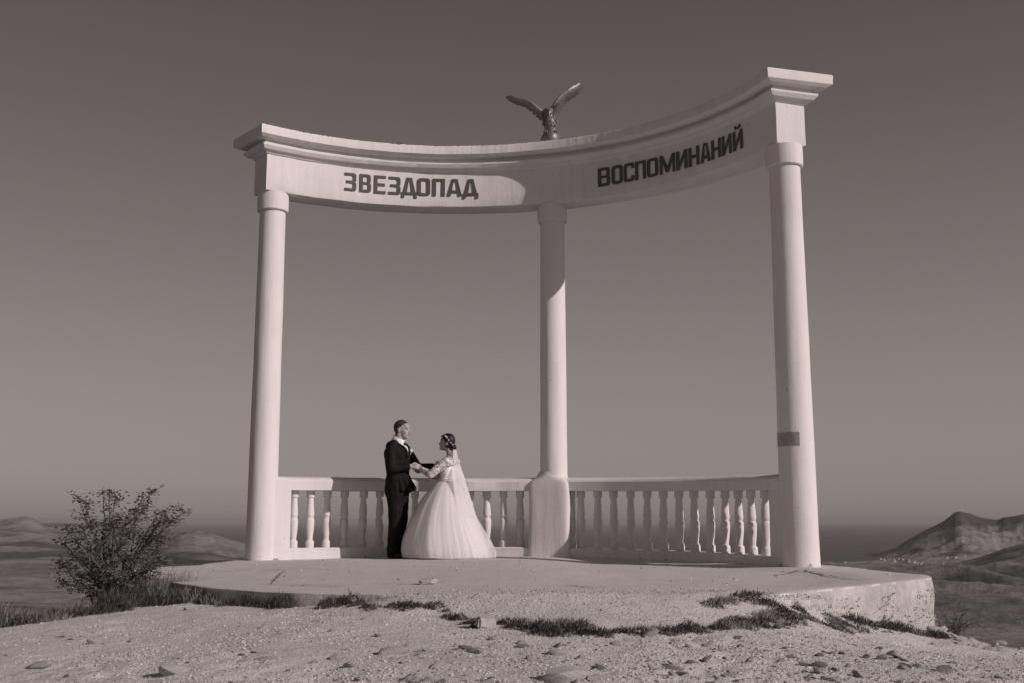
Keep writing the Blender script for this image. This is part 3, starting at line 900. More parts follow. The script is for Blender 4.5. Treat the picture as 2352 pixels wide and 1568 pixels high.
def letter_mesh(loops, th0, th1, z0, z1, w):
    cu = bpy.data.curves.new('tmp', 'CURVE'); cu.dimensions = '2D'; cu.fill_mode = 'BOTH'; cu.extrude = 0.5
    for lp in loops:
        # finer points so that the letter can follow the curve of the beam
        sp = cu.splines.new('POLY'); sp.points.add(len(lp) - 1); sp.use_cyclic_u = True
        for q, (x, y) in zip(sp.points, lp): q.co = (x, y, 0, 1)
    o = bpy.data.objects.new('tmp', cu); COL.objects.link(o)
    dg = bpy.context.evaluated_depsgraph_get()
    me = bpy.data.meshes.new_from_object(o.evaluated_get(dg))
    bpy.data.objects.remove(o); bpy.data.curves.remove(cu)
    for v in me.vertices:
        x, y, zz = v.co
        th = th0 + (th1 - th0) * x / w
        v.co = pol(th, 4.0605 - (0.5 + zz) * 0.003, z0 + (z1 - z0) * y)
    me.materials.clear()
    bm = bmesh.new(); bm.from_mesh(me); bmesh.ops.recalc_face_normals(bm, faces=bm.faces); bm.to_mesh(me); bm.free()
    return me
for ch, t0, t1, z0, z1 in LETTERS:
    w = R(t0 - t1) * 4.06 / (z1 - z0)
    lp = glyph(ch, w)
    me = letter_mesh(lp, t0, t1, z0, z1, w)
    o = link_mesh('letter', me, M_LETTER, beam)
    if ch == 'Й':
        br = letter_mesh([[(.18 * w, 1.16), (.27 * w, 1.09), (.5 * w, 1.06), (.73 * w, 1.09), (.82 * w, 1.16), (.82 * w, 1.27), (.64 * w, 1.27), (.62 * w, 1.20), (.5 * w, 1.17), (.38 * w, 1.20), (.36 * w, 1.27), (.18 * w, 1.27)]], t0, t1, z0, z1, w)
        bm = bmesh.new(); bm.from_mesh(me); bm.from_mesh(br); bm.to_mesh(me); bm.free()

# ------------------------------------------------------------------ balustrades
BAL = [(0.09, .05), (0.118, .057), (.19, .058), (.202, .055), (.222, .0375), (.26, .041), (.33, .049), (.40, .0555), (.46, .0575), (.488, .054), (.500, .0465), (.508, .043), (.516, .0455), (.528, .053), (.56, .0525), (.64, .0475), (.72, .041), (.766, .0385), (.772, .054), (.785, .0565), (.86, .0565), (.885, .055)]
bal_me = None
def baluster(parent, th, zoff):
    global bal_me
    if bal_me is None:
        m = lathe(BAL, 20)
        o0 = m.build('baluster', M_PLASTER, parent, 35); bal_me = o0.data
        o = o0
    else:
        o = bpy.data.objects.new('baluster', bal_me); COL.objects.link(o); o.parent = parent
    p = pol(th, RC, zoff) - parent.matrix_basis.translation
    o.location = p; o.rotation_euler = (rng.gauss(0, .010), rng.gauss(0, .010), rng.uniform(0, 6.28))
    k = rng.uniform(.955, 1.03); o.scale = (k, k, 1.0)
    return o
def swept(prof, th0, th1, n, parent, name, sm=35):
    m = MB(); rings = []
    for k in range(n + 1):
        th = th0 + (th1 - th0) * k / n
        rings.append([pol(th, r_ + 0.003 * fbm((th * .2, r_ * 9, z * 4), 2), z + rail_dz(th) + 0.005 * fbm((th * .16, r_ * 3, z), 2)) for r_, z in prof])
    m.rings(rings)
    return world_part(fix(m, name, M_PLASTER, parent, sm))
RAIL = [(4.10, .862), (4.098, .98), (4.112, 1.0), (4.15, 1.022), (4.255, 1.04), (4.36, 1.022), (4.40, 1.0), (4.412, .98), (4.41, .862)]
PLINTH = [(4.085, -.25), (4.088, .105), (4.10, .118), (4.41, .118), (4.425, .105), (4.425, -.25)]
b_l = empty('balustrade', pol(98, RC, 0)); tag(b_l, 'curved white balustrade behind the couple, left of the middle column', 'balustrade', 'balustrade sections of the arch')
b_r = empty('balustrade', pol(46, RC, 0)); tag(b_r, 'curved white balustrade running from the middle column to the right column', 'balustrade', 'balustrade sections of the arch')
swept(RAIL, 124.2, 72.5, 60, b_l, 'top_rail'); swept(PLINTH, 121.0, 74.5, 60, b_l, 'bottom_rail')
swept(RAIL, 70.2, 21.0, 60, b_r, 'top_rail'); swept(PLINTH, 68.5, 23.5, 60, b_r, 'bottom_rail')
for th in [118.85, 115.9, 112.95, 109.72, 106.54, 103.33, 100.1, 96.85, 93.6, 90.3, 87.0, 83.7, 80.66, 77.6]: baluster(b_l, th, rail_dz(th))
for th in [68.0, 66.2, 63.07, 59.92, 56.7, 53.5, 50.26, 47.04, 43.86, 40.8, 37.7, 34.65, 31.74, 28.75]: baluster(b_r, th, rail_dz(th))
def end_pier(th0, th1, parent):
    m = MB(); rings = []
    for z, g in [(-.3, .012), (0.0, .012), (.1, .006), (.5, 0), (.95, 0), (.97, .0), (.985, -.02), (1.0, -.06)]:
        loop = []
        for side, rr in ((0, 4.097 - g), (1, (4.31 if th1 > 90 else 4.235) + g)):
            for k in range(9):
                kk = k if side == 0 else 8 - k
                th = th0 + (th1 - th0) * kk / 8
                q = pol(th, rr + 0.004 * fbm((th * .3, z * 2, side), 2), z + rail_dz(th)); loop.append(q)
        rings.append(loop)
    m.rings(rings)
    return world_part(fix(m, 'end_post', M_PLASTER, parent, 35))
end_pier(120.2, 124.3, b_l)
end_pier(21.2, 25.1, b_r)

# ------------------------------------------------------------------ eagle statue on the cornice
EB = pol(71.4, 4.22, 5.626)
eagle = empty('eagle_statue', EB)
tag(eagle, 'bronze eagle with raised wings standing on a ball on top of the beam', 'statue')
EY = EB.y
def ep(x, y, dy=0.0):
    """pixel of the enlarged eagle picture -> point near the statue's plane"""
    px, py = (1250 + x / 7.84) / 1.08844, (180 + y / 7.84) / 1.08844
    return Vector(dep(px, py, EY + dy))
bc = Vector((ep(1000, 1260).x, EY, 5.775))
m = lathe([(5.60, .10), (5.665, .10), (5.675, .085), (5.70, .08)], 24, (bc.x, bc.y)); world_part(m.build('base', M_BRONZE, eagle, 35))
m = MB(); ellipsoid(m, bc, (.118, .118, .118)); world_part(m.build('ball', M_BRONZE, eagle, 180))
# body
m = MB()
sh = Vector((ep(950, 800).x, EY, ep(950, 800).z))
lo = Vector((ep(985, 1120).x, EY + .02, bc.z + .13))
capsule(m, lo, .070, lo.lerp(sh, .45) + Vector((0, -.01, 0)), .104)
capsule(m, lo.lerp(sh, .45) + Vector((0, -.01, 0)), .104, sh + Vector((0, 0, -.03)), .098)
capsule(m, sh + Vector((0, -.02, -.02)), .06, sh + Vector((.01, -.11, -.03)), .042)      # neck, stretched forward and down
capsule(m, sh + Vector((.01, -.11, -.03)), .043, sh + Vector((.008, -.16, -.06)), .034)  # head
capsule(m, sh + Vector((.004, -.18, -.075)), .018, sh + Vector((.0, -.205, -.125)), .006)  # beak
for s in (-1, 1):
    capsule(m, lo + Vector((s * .04, .0, .05)), .05, lo + Vector((s * .055, -.01, -.01)), .026)
    capsule(m, lo + Vector((s * .055, -.01, -.01)), .024, bc + Vector((s * .06, -.02, .105)), .014)
me_ = remeshed(m, .008, 4)
body = world_part(link_mesh('body', me_, M_BRONZE, eagle, 180))
# ruff of breast feathers
fm = MB()
rg = random.Random(5)
for k in range(70):
    t = rg.random(); a = rg.uniform(-2.4, 0.2) - .5
    c = lo.lerp(sh, .25 + .7 * t); r_ = .105 - .02 * abs(t - .5)
    p = c + Vector((math.cos(a) * r_, math.sin(a) * r_, 0)); o = Vector((math.cos(a), math.sin(a), 0)); sd = Vector((-o.y, o.x, 0))
    fm.add([p + sd * .012 + Vector((0, 0, .02)), p - sd * .012 + Vector((0, 0, .02)), p - sd * .009 - Vector((0, 0, .02)) + o * .012, p - Vector((0, 0, .034)) + o * .016, p + sd * .009 - Vector((0, 0, .02)) + o * .012], [(0, 1, 2, 3, 4)])
o_ = world_part(fm.build('plumage', M_BRONZE, body)); o_['kind'] = 'stuff'
for s in (-1, 1):
    m = MB()
    for k in range(3):
        a = -math.pi / 2 + s * .5 + (k - 1) * .5
        q0 = bc + Vector((s * .06, -.02, .108)); q1 = bc + Vector((s * .06 + .05 * math.cos(a), -.02 + .06 * math.sin(a), .085)); q2 = bc + Vector((s * .06 + .06 * math.cos(a), -.02 + .085 * math.sin(a), .055))
        m.tube([q0, q1, q2], [.013, .011, .004], 6)
    world_part(m.build('talon', M_BRONZE, eagle, 180))
m = MB()
for k in range(-3, 4):
    m.tube([lo + Vector((k * .012, .06, .02)), lo + Vector((k * .03, .16, -.02)), lo + Vector((k * .04, .25, -.06))], [.015, .02, .012], 6)
world_part(m.build('tail', M_BRONZE, eagle, 180))
def catmull(P, n):
    out = []
    for i in range(len(P) - 1):
        p0, p1, p2, p3 = P[max(i - 1, 0)], P[i], P[i + 1], P[min(i + 2, len(P) - 1)]
        for k in range(n):
            t = k / n
            out.append(0.5 * ((2 * p1) + (p2 - p0) * t + (2 * p0 - 5 * p1 + 4 * p2 - p3) * t * t + (3 * p1 - p0 - 3 * p2 + p3) * t ** 3))
    out.append(P[-1]); return out
def wing(le_px, chords, drop, label, sweep):
    le = catmull([ep(*q[:2], q[2]) for q in le_px], 5)
    n = len(le); rings = []
    ch = [np.interp(i / (n - 1), [c[0] for c in chords], [c[1] for c in chords]) for i in range(n)]
    m = MB(); tes = []
    for i, p in enumerate(le):
        c = float(ch[i]); t = i / (n - 1)
        back = Vector((sweep * t, 1, drop)).normalized()
        span = (le[min(i + 1, n - 1)] - le[max(i - 1, 0)]).normalized()
        up = span.cross(back)
        if up.z < 0: up = -up
        up.normalize()
        th = .046 * (1 - .5 * t)
        loop = []
        for k in range(12):
            a = 2 * math.pi * k / 12
            u = .5 - .5 * math.cos(a)
            prof = math.sin(a) * (1 - u) ** .6 * 1.1
            loop.append(p + back * (c * .62 * u) + up * (th * prof - .03 * math.sin(u * 2)))
        rings.append(loop); tes.append((p, back, up, c, span))
    m.rings(rings)
    w = world_part(fix(m, 'wing', M_BRONZE, eagle, 60)); 
    # flight feathers: each a ribbed blade behind the arm of the wing
    nf = 15
    for k in range(nf):
        t = (k + .3) / nf; i = min(int(t * (n - 1)), n - 2); f = t * (n - 1) - i
        p = tes[i][0].lerp(tes[i + 1][0], f); back, up, c, span = tes[i][1], tes[i][2], tes[i][3], tes[i][4]
        d = (back + span * (.25 + 1.1 * t * t)).normalized()
        a0 = p + back * (c * .30) + up * (-.010 - .003 * (k % 2)); L_ = c * (.60 + .03 * math.sin(k * 2.1)) * (1.0 if k < nf - 2 else .8)
        sd = d.cross(up).normalized(); fb = MB(); wv = .034
        rr = []
        for u, ww in ((0, .6), (.35, 1), (.7, 1), (.92, .7), (1.0, .15)):
            q = a0 + d * (L_ * u) - up * (.03 * u * u)
            rr.append([q + sd * wv * ww, q + up * .006, q - sd * wv * ww, q - up * .004])
        fb.rings(rr)
        world_part(fix(fb, 'feather', M_BRONZE, w, 30))
    return w
wing([(905, 790, .0), (800, 745, -.03), (640, 615, -.05), (520, 550, -.04), (400, 525, -.02), (270, 490, .0), (172, 462, .03)], [(0, .27), (.3, .25), (.6, .20), (.85, .13), (1, .06)], -.03, '', -.12)
rwing = wing([(965, 775, .0), (1020, 690, -.02), (1120, 545, -.04), (1220, 430, -.04), (1340, 345, -.03), (1440, 280, -.0), (1535, 205, .04)], [(0, .32), (.3, .35), (.6, .31), (.85, .23), (1, .10)], -.10, '', .30)

for k in range(9):                                                   # inner feathers spread in front of the right wing
    t = k / 8
    a0 = ep(1090, 640, -.05).lerp(ep(1035, 840, -.09), t); a1 = ep(1262, 618, -.03).lerp(ep(1100, 985, -.06), t)
    d = a1 - a0; sd = Vector((0, 1, 0)).cross(d).normalized(); fb = MB(); rr = []
    for u, ww in ((0, .5), (.3, 1), (.75, .9), (.95, .5), (1.0, .1)):
        q = a0 + d * u + Vector((0, -.012 * math.sin(u * 3), 0))
        rr.append([q + sd * .0125 * ww, q + Vector((0, -.010, 0)), q - sd * .0125 * ww, q + Vector((0, .006, 0))])
    fb.rings(rr); world_part(fix(fb, 'feather', M_BRONZE, rwing, 30))

# ------------------------------------------------------------------ people
def hand(m, wrist, aim, palm_n, side, curl, s=1.0):
    """palm, four fingers of different length and a thumb; aim: wrist to knuckles; palm_n: out of the palm"""
    w = Vector(wrist); a = Vector(aim).normalized(); n = Vector(palm_n); n = (n - a * n.dot(a)).normalized(); sd = a.cross(n) * side
    for k in (-1, 0, 1):
        capsule(m, w + sd * .017 * k * s, .017 * s, w + a * .085 * s + sd * .023 * k * s, .0135 * s, 10, 4)
    for k, ln in enumerate((.072, .082, .077, .06)):
        p = w + a * .09 * s + sd * (.030 - .0205 * k) * s
        d = a.copy()
        for j, f in enumerate((.45, .32, .23)):
            ang = curl * (0.6 + .55 * j)
            d = (a * math.cos(ang) + n * math.sin(ang)).normalized()
            q = p + d * ln * f * 1.15 * s
            capsule(m, p, (.0092 - .0009 * j) * s, q, (.0088 - .0010 * j) * s, 9, 3); p = q
    p = w + a * .025 * s + sd * .026 * s
    q = p + (a * .6 + sd * .62 + n * .35).normalized() * .046 * s
    r_ = q + (a * .85 + sd * .1 + n * (.35 + .3 * curl)).normalized() * .038 * s
    capsule(m, p, .0125 * s, q, .0105 * s, 9, 3); capsule(m, q, .0105 * s, r_, .0085 * s, 9, 3)

def head_shapes(m, c, s=1.0, fem=False):
    """c: middle of the skull; faces +x"""
    def P(x, y, z): return c + Vector((x, y, z)) * s
    k = .94 if fem else 1
    ellipsoid(m, P(-.012, 0, .012), (.098 * s, .076 * s * k, .098 * s))
    ellipsoid(m, P(.035, 0, -.045), (.066 * s, .058 * s * k, .085 * s))
    ellipsoid(m, P(.055, 0, .03), (.044 * s, .058 * s * k, .05 * s))
    capsule(m, P(-.0, 0, -.085), .052 * s * k, P(.06, 0, -.098), .034 * s * k)
    ellipsoid(m, P(.086, 0, -.108), (.018 * s, .022 * s, .017 * s))
    ellipsoid(m, P(.089, 0, .004), (.014 * s, .044 * s, .010 * s))               # brow
    capsule(m, P(.094, 0, -.006), .009 * s, P(.117 * (.96 if fem else 1), 0, -.040), .0115 * s)   # nose
    for sd in (-1, 1):
        ellipsoid(m, P(.110, sd * .010, -.044), (.011 * s, .008 * s, .007 * s))
        ellipsoid(m, P(.050, sd * .030, -.038), (.042 * s, .030 * s, .040 * s))  # cheek
        ellipsoid(m, P(-.012, sd * .077 * k, -.022), (.019 * s, .009 * s, .031 * s))  # ear
        ellipsoid(m, P(-.008, sd * .074 * k, -.045), (.011 * s, .008 * s, .012 * s))
    ellipsoid(m, P(.101, 0, -.068), (.010 * s, .021 * s, .0055 * s)); ellipsoid(m, P(.099, 0, -.079), (.010 * s, .018 * s, .006 * s))

def shell_from(me, test, offs, name, mat, parent):
    """the skin faces that pass the test, lifted off: hair"""
    vs, fs, idx = [], [], {}
    for p in me.polygons:
        if test(p.center):
            f = []
            for vi in p.vertices:
                if vi not in idx:
                    idx[vi] = len(vs); v = me.vertices[vi]; vs.append(v.co + v.normal * offs(v.co))
                f.append(idx[vi])
            fs.append(f)
    return mesh(name, vs, fs, mat, parent, 180)

def draped(bvh, rows, n, offs, thick=.006, dirx=1):
    """a cloth panel laid on a surface, rays along -x; rows of (z, y0, y1)"""
    front, back = [], []
    last = None
    for z, y0, y1 in rows:
        for k in range(n + 1):
            y = y0 + (y1 - y0) * k / n
            h = bvh.ray_cast(Vector((1.2 * dirx, y, z)), Vector((-dirx, 0, 0)))
            p = h[0] if h[0] is not None else (last if last is not None else Vector((0.1, y, z)))
            p = Vector((p.x, y, z)); last = p
            front.append(p + Vector((offs * dirx, 0, 0))); back.append(p + Vector(((offs - thick) * dirx, 0, 0)))
    m = MB(); R_ = len(rows); w = n + 1
    b = len(front)
    fs = []
    for i in range(R_ - 1):
        for k in range(n):
            a = i * w + k
            fs.append((a, a + 1, a + w + 1, a + w)); fs.append((b + a, b + a + w, b + a + w + 1, b + a + 1))
    for i in range(R_ - 1):
        for k in (0, n):
            a = i * w + k; fs.append((a, a + w, b + a + w, b + a))
    for k in range(n):
        for i in (0, R_ - 1):
            a = i * w + k; fs.append((a, a + 1, b + a + 1, b + a))
    m.add(front + back, fs)
    return m

# ---- groom
GX, GY = -1.482, 14.35
groom = empty('person', (GX, GY, slab_z(GX, GY)), R(-17))
tag(groom, 'man in black suit, white shirt and black tie facing the bride', 'person')
V = Vector
m = MB()
hc = V((.045, 0, 1.664))
gtilt = Matrix.Translation(hc) @ Matrix.Rotation(R(5), 4, 'Y') @ Matrix.Translation(-hc)
hm0 = MB(); head_shapes(hm0, hc, 1.01)
m.add([gtilt @ V(v) for v in hm0.v], hm0.f)
capsule(m, V((-.02, 0, 1.44)), .068, V((.022, 0, 1.59)), .062)
capsule(m, V((-.02, -.13, 1.40)), .06, V((-.02, .13, 1.40)), .06)
for s in (-1, 1):
    capsule(m, V((-.02, s * .08, 1.33)), .10, V((0, s * .07, .98)), .09)
    capsule(m, V((0, s * .085, .95)), .085, V((.01, s * .09, .5)), .055)
    capsule(m, V((.01, s * .09, .5)), .055, V((-.02, s * .09, .1)), .042)
    capsule(m, V((-.04, s * .09, .045)), .04, V((.13, s * .11, .035)), .032)
RS, RE, RW = V((-.015, -.18, 1.42)), V((.0, -.235, 1.135)), V((.205, -.105, 1.165))
LS, LE_, LW = V((-.01, .195, 1.425)), V((.17, .28, 1.16)), V((.43, .19, 1.175))
for a, b, c in ((RS, RE, RW), (LS, LE_, LW)):
    capsule(m, a, .055, b, .043); capsule(m, b, .042, c, .03)
hand(m, RW, (.95, .25, .02), (.1, .9, -.4), 1, .95, 1.04)
hand(m, LW, (.9, -.25, .05), (-.25, -.9, .0), -1, .5, 1.0)
bm_ = remeshed(m, .005, 4)
gbody = link_mesh('body', bm_, M_SKIN, groom, 180)
ginv = gtilt.inverted()
def ghair(p):
    if p.z < 1.56: return False
    q = ginv @ p
    x, z = q.x - hc.x, q.z - hc.z
    if z < -.12: return False
    if x > .055 and z < .065 + (x - .055) * .2: return False
    if x > -.004 and z < .012 + max(x, 0) * .95: return False
    if abs(q.y) > .068 and -.04 < x < .012 and -.06 < z < .004: return False
    if x > -.03: return z > -.03
    return z > -.095 - (x + .03) * .1
shell_from(bm_, ghair, lambda c: .0035 + .004 * max(0, min(1, (c.z - hc.z) / .08)), 'hair', M_CROP, groom)
for s in (-1, 1):
    m = MB(); ellipsoid(m, gtilt @ (hc + V((.088, s * .032, -.012))), (.006, .010, .003)); m.build('eye', M_BROW, groom, 180)
    m = MB(); capsule(m, gtilt @ (hc + V((.098, s * .014, .010))), .003, gtilt @ (hc + V((.083, s * .046, .009))), .002, 8, 3); m.build('eyebrow', M_BROW, groom, 180)
m = MB(); ellipsoid(m, gtilt @ (hc + V((.1055, 0, -.0725))), (.006, .02, .0035)); m.build('lips', M_LIP, groom, 180)
# jacket
m = MB()
for s in (-1, 1):
    capsule(m, V((-.03, s * .085, 1.335)), .128, V((-.005, s * .06, 1.08)), .122)
    capsule(m, V((-.005, s * .06, 1.08)), .122, V((-.005, s * .075, .90)), .140)
    capsule(m, V((-.005, s * .075, .90)), .140, V((-.01, s * .075, .845)), .132)
    capsule(m, V((.03, s * .07, 1.36)), .098, V((.045, s * .05, 1.12)), .095)
    capsule(m, V((-.03, s * .05, 1.455)), .07, V((-.03, s * .175, 1.425)), .072)
for k in range(7):
    l = -.13 + .26 * k / 6; e = (l / .13) ** 2
    capsule(m, V((.07 - .05 * e, l * .85, 1.10)), .062, V((.185 - .085 * e + (.075 * math.exp(-((l + .06) / .07) ** 2)), l * 1.05, .885 - .02 * e)), .034)
    capsule(m, V((-.045 + .03 * e, l * .85, 1.08)), .070, V((-.095 + .05 * e, l * 1.1, .835)), .040)
capsule(m, RS, .078, RE, .066); capsule(m, RE, .066, RW.lerp(RE, .12), .047)
capsule(m, LS, .078, LE_, .066); capsule(m, LE_, .066, LW.lerp(LE_, .10), .048)
jme = remeshed(m, .009, 5, lambda c: c + V((.008 * fbm((c.x * 9, c.y * 9, c.z * 7), 3), .006 * fbm((c.x * 9 + 4, c.y * 9, c.z * 7), 3), 0)))
jacket = link_mesh('jacket', jme, M_SUIT, groom, 180)
jb = BVHTree.FromPolygons([v.co.copy() for v in jme.vertices], [tuple(p.vertices) for p in jme.polygons])
# shirt: standing collar and the wedge that shows between the lapels
m = MB(); rings = []
for z, r_, dx in ((1.458, .084, -.016), (1.50, .078, -.006), (1.542, .073, .006), (1.548, .069, .008), (1.52, .065, .004)):
    rings.append([V((dx + r_ * math.cos(a) * 1.05, r_ * math.sin(a), z + (-.035 * math.cos(a) * (1 if z > 1.48 else 1.3)))) for a in [2 * math.pi * k / 28 for k in range(28)]])
m.rings(rings)
shirt = m.build('shirt', M_SHIRT, groom, 60)
rows = [(z, -.064 * ((z - 1.265) / .235) ** .85, .064 * ((z - 1.265) / .235) ** .85) for z in np.linspace(1.268, 1.50, 14)]
pan = draped(jb, rows, 8, .010); pan.build('shirt_front', M_SHIRT, shirt, 60)
rows = [(z, -(.006 + .012 * min(1, (1.48 - z) / .12)), .006 + .012 * min(1, (1.48 - z) / .12)) for z in np.linspace(1.27, 1.462, 12)]
tie = draped(jb, rows, 3, .020, .008)
capsule(tie, V((.086, 0, 1.455)), .010, V((.082, 0, 1.474)), .014, 10, 3)
tie.build('tie', M_TIE, groom, 60)
for s in (-1, 1):
    rows = [(z, s * (.066 * ((z - 1.265) / .235) ** .85 + .002), s * (.066 * ((z - 1.265) / .235) ** .85 + .012 + .045 * math.sin(min(1, (z - 1.26) / .17) * 1.7))) for z in np.linspace(1.27, 1.47, 12)]
    draped(jb, rows, 4, .012, .010).build('lapel', M_SUIT, jacket, 60)
# buttonhole flower
h = jb.ray_cast(V((1, .095, 1.385)), V((-1, 0, 0)))[0] or V((.12, .095, 1.385))
m = MB()
for k in range(9):
    a = k * 2.4; ellipsoid(m, h + V((.018 + .006 * (k % 3), .013 * math.cos(a), .016 * math.sin(a))), (.011, .010, .009))
m.tube([h + V((.015, 0, -.01)), h + V((.02, .0, -.06))], [.004, .003], 6)
m.build('buttonhole_flower', M_FLOWER, groom, 180)
# trousers and shoes
m = MB()
ellipsoid(m, V((-.0, 0, .90)), (.135, .17, .13))
for s in (-1, 1):
    capsule(m, V((0, s * .082, .86)), .118, V((.012, s * .088, .50)), .090)
    capsule(m, V((.012, s * .088, .50)), .090, V((-.02, s * .088, .115)), .078)
    capsule(m, V((-.02, s * .088, .115)), .078, V((-.012, s * .09, .09)), .08)
tme = remeshed(m, .009, 4, lambda c: c + V((.010 * fbm((c.x * 5, c.y * 5, c.z * 6), 3), .006 * fbm((c.x * 5 + 7, c.y * 5, c.z * 6), 3), 0)))
link_mesh('trousers', tme, M_SUIT, groom, 180)
for s in (-1, 1):
    m = MB(); capsule(m, V((-.055, s * .09, .045)), .045, V((.07, s * .10, .04)), .045); capsule(m, V((.07, s * .10, .04)), .045, V((.16, s * .112, .03)), .03)
    sme = remeshed(m, .009, 3, lambda c: V((c.x, c.y, max(c.z, .001)))); link_mesh('shoe', sme, M_SHOE, groom, 180)

# ---- bride
BX, BY = -.79, 14.2
bride = empty('person', (BX, BY, slab_z(BX, BY)), R(169))
bride.scale = (.975, .975, .975)
tag(bride, 'woman in white wedding gown and veil, dark hair in a bun', 'person')
m = MB()
hb = V((.052, 0, 1.512))
# the head leans a little back to look up at him
tilt = Matrix.Translation(hb) @ Matrix.Rotation(R(-6), 4, 'Y') @ Matrix.Translation(-hb)
hm_ = MB(); head_shapes(hm_, hb, .90, True)
m.add([tilt @ V(v) for v in hm_.v], hm_.f)
capsule(m, V((-.005, 0, 1.29)), .047, V((.03, 0, 1.44)), .045)
capsule(m, V((.0, -.12, 1.265)), .052, V((.0, .12, 1.265)), .052)
capsule(m, V((.01, 0, 1.25)), .09, V((.03, 0, 1.06)), .085)
for s in (-1, 1):
    capsule(m, V((.01, s * .06, 1.20)), .078, V((.03, s * .045, 1.04)), .072)
    ellipsoid(m, V((.10, s * .06, 1.17)), (.05, .05, .05))
    capsule(m, V((.03, s * .07, .90)), .085, V((.03, s * .08, .80)), .09)
    capsule(m, V((.03, s * .085, .82)), .085, V((.03, s * .085, .45)), .055)
    capsule(m, V((.03, s * .085, .45)), .05, V((.01, s * .085, .10)), .036)
    capsule(m, V((.0, s * .09, .06)), .03, V((.14, s * .09, .025)), .024)
BLS, BLE, BLW = V((.015, .165, 1.25)), V((.215, .205, 1.075)), V((.375, .085, 1.15))
BRS, BRE, BRW = V((.03, -.165, 1.25)), V((.20, -.24, 1.06)), V((.40, -.16, 1.14))
for a, b, c in ((BLS, BLE, BLW), (BRS, BRE, BRW)):
    capsule(m, a, .045, b, .036); capsule(m, b, .035, c, .024)
hand(m, BLW, (.95, -.1, .30), (.1, -.9, -.2), -1, .8, .9)
hand(m, BRW, (.95, -.1, .2), (.0, .9, -.3), 1, .5, .9)
bme = remeshed(m, .005, 4)
link_mesh('body', bme, M_SKIN, bride, 180)
hinv = tilt.inverted()
for sd_ in (-1, 1):
    m = MB(); ellipsoid(m, tilt @ (hb + V((.076, sd_ * .027, -.012))), (.006, .010, .003)); m.build('eye', M_BROW, bride, 180)
    m = MB(); capsule(m, tilt @ (hb + V((.087, sd_ * .013, .008))), .002, tilt @ (hb + V((.074, sd_ * .040, .008))), .0015, 8, 3); m.build('eyebrow', M_BROW, bride, 180)
m = MB(); ellipsoid(m, tilt @ (hb + V((.094, 0, -.066))), (.006, .017, .004)); m.build('lips', M_LIP, bride, 180)
def bhair(p):
    q = hinv @ p
    if q.z < 1.40: return False
    x, z = q.x - hb.x, q.z - hb.z
    if z > .055 and x < .075: return True
    if x > .04 and z < .05: return False
    if x > .004 and z < .0 + x * .8: return False
    if abs(q.y) > .058 and -.03 < x < .010 and -.05 < z < -.012: return False
    return z > -.075
hair = shell_from(bme, bhair, lambda c: .010 + .010 * max(0, min(1, (c.z - hb.z) / .07)), 'hair', M_HAIR, bride)
m = MB()
for c, r_ in ((V((-.055, 0, -.055)), (.05, .055, .05)), (V((-.085, .01, -.075)), (.045, .05, .045)), (V((-.06, -.02, -.095)), (.035, .04, .03)), (V((-.07, .03, -.045)), (.035, .03, .035))):
    ellipsoid(m, hb + c, r_)
bun = remeshed(m, .006, 3, lambda c: c + (c - hb).normalized() * .006 * fbm((c.x * 40, c.y * 40, c.z * 40), 3))
link_mesh('bun', bun, M_HAIR, hair, 180)
m = MB(); m.tube([hb + V((-.10, .02, -.03)), hb + V((-.14, .03, -.015)), hb + V((-.19, .03, -.018))], [.002, .0015, .001], 5); m.build('wisp', M_HAIR, hair)
# flowers pinned along the hair
hbv = BVHTree.FromPolygons([v.co.copy() for v in hair.data.vertices], [tuple(p.vertices) for p in hair.data.polygons])
fm = MB()
for k in range(5):
    a = 2 * math.pi * k / 5; ellipsoid(fm, V((.006 * math.cos(a), .002, .006 * math.sin(a))), (.0052, .003, .0052))
ellipsoid(fm, V((0, .004, 0)), (.003, .003, .003))
fme = None; rg = random.Random(11)
for k in range(11):
    t = k / 10
    q = hb + V((.008 - .10 * t + rg.uniform(-.008, .008), 0, .075 - .115 * t + rg.uniform(-.008, .008)))
    hh = hbv.ray_cast(V((q.x, .5, q.z)), V((0, -1, 0)))
    p = hh[0] if hh[0] is not None else V((q.x, .07, q.z))
    if fme is None:
        o = fm.build('hair_flower', M_FLOWER, hair, 180); fme = o.data
    else:
        o = bpy.data.objects.new('hair_flower', fme); COL.objects.link(o); o.parent = hair
    o.location = p + V((0, .004, 0)); o.scale = [rg.uniform(.6, 1.0)] * 3; o.rotation_euler = (rg.uniform(-.4, .4), rg.uniform(0, 6), rg.uniform(-.5, .5))
# bodice
def ring_e(cx_, z, a, b, n=48, w=None):
    return [V((cx_ + a * math.cos(t) * (1 + (w(t) if w else 0)), b * math.sin(t) * (1 + (w(t) if w else 0)), z)) for t in [2 * math.pi * k / n for k in range(n)]]
m = MB()
m.rings([ring_e(.033, .99, .105, .125), ring_e(.032, 1.03, .098, .118), ring_e(.032, 1.09, .104, .128), ring_e(.034, 1.14, .116, .144), ring_e(.034, 1.175, .122, .152), ring_e(.032, 1.182, .117, .147), ring_e(.03, 1.17, .08, .11)])
gown = m.build('bodice', M_SATIN, bride, 60)
m = MB()
m.rings([ring_e(.033, 1.012, .107, .128), ring_e(.033, 1.018, .111, .132), ring_e(.033, 1.032, .108, .129), ring_e(.033, 1.036, .10, .12)])
m.build('waistband', M_SATIN, gown, 60)
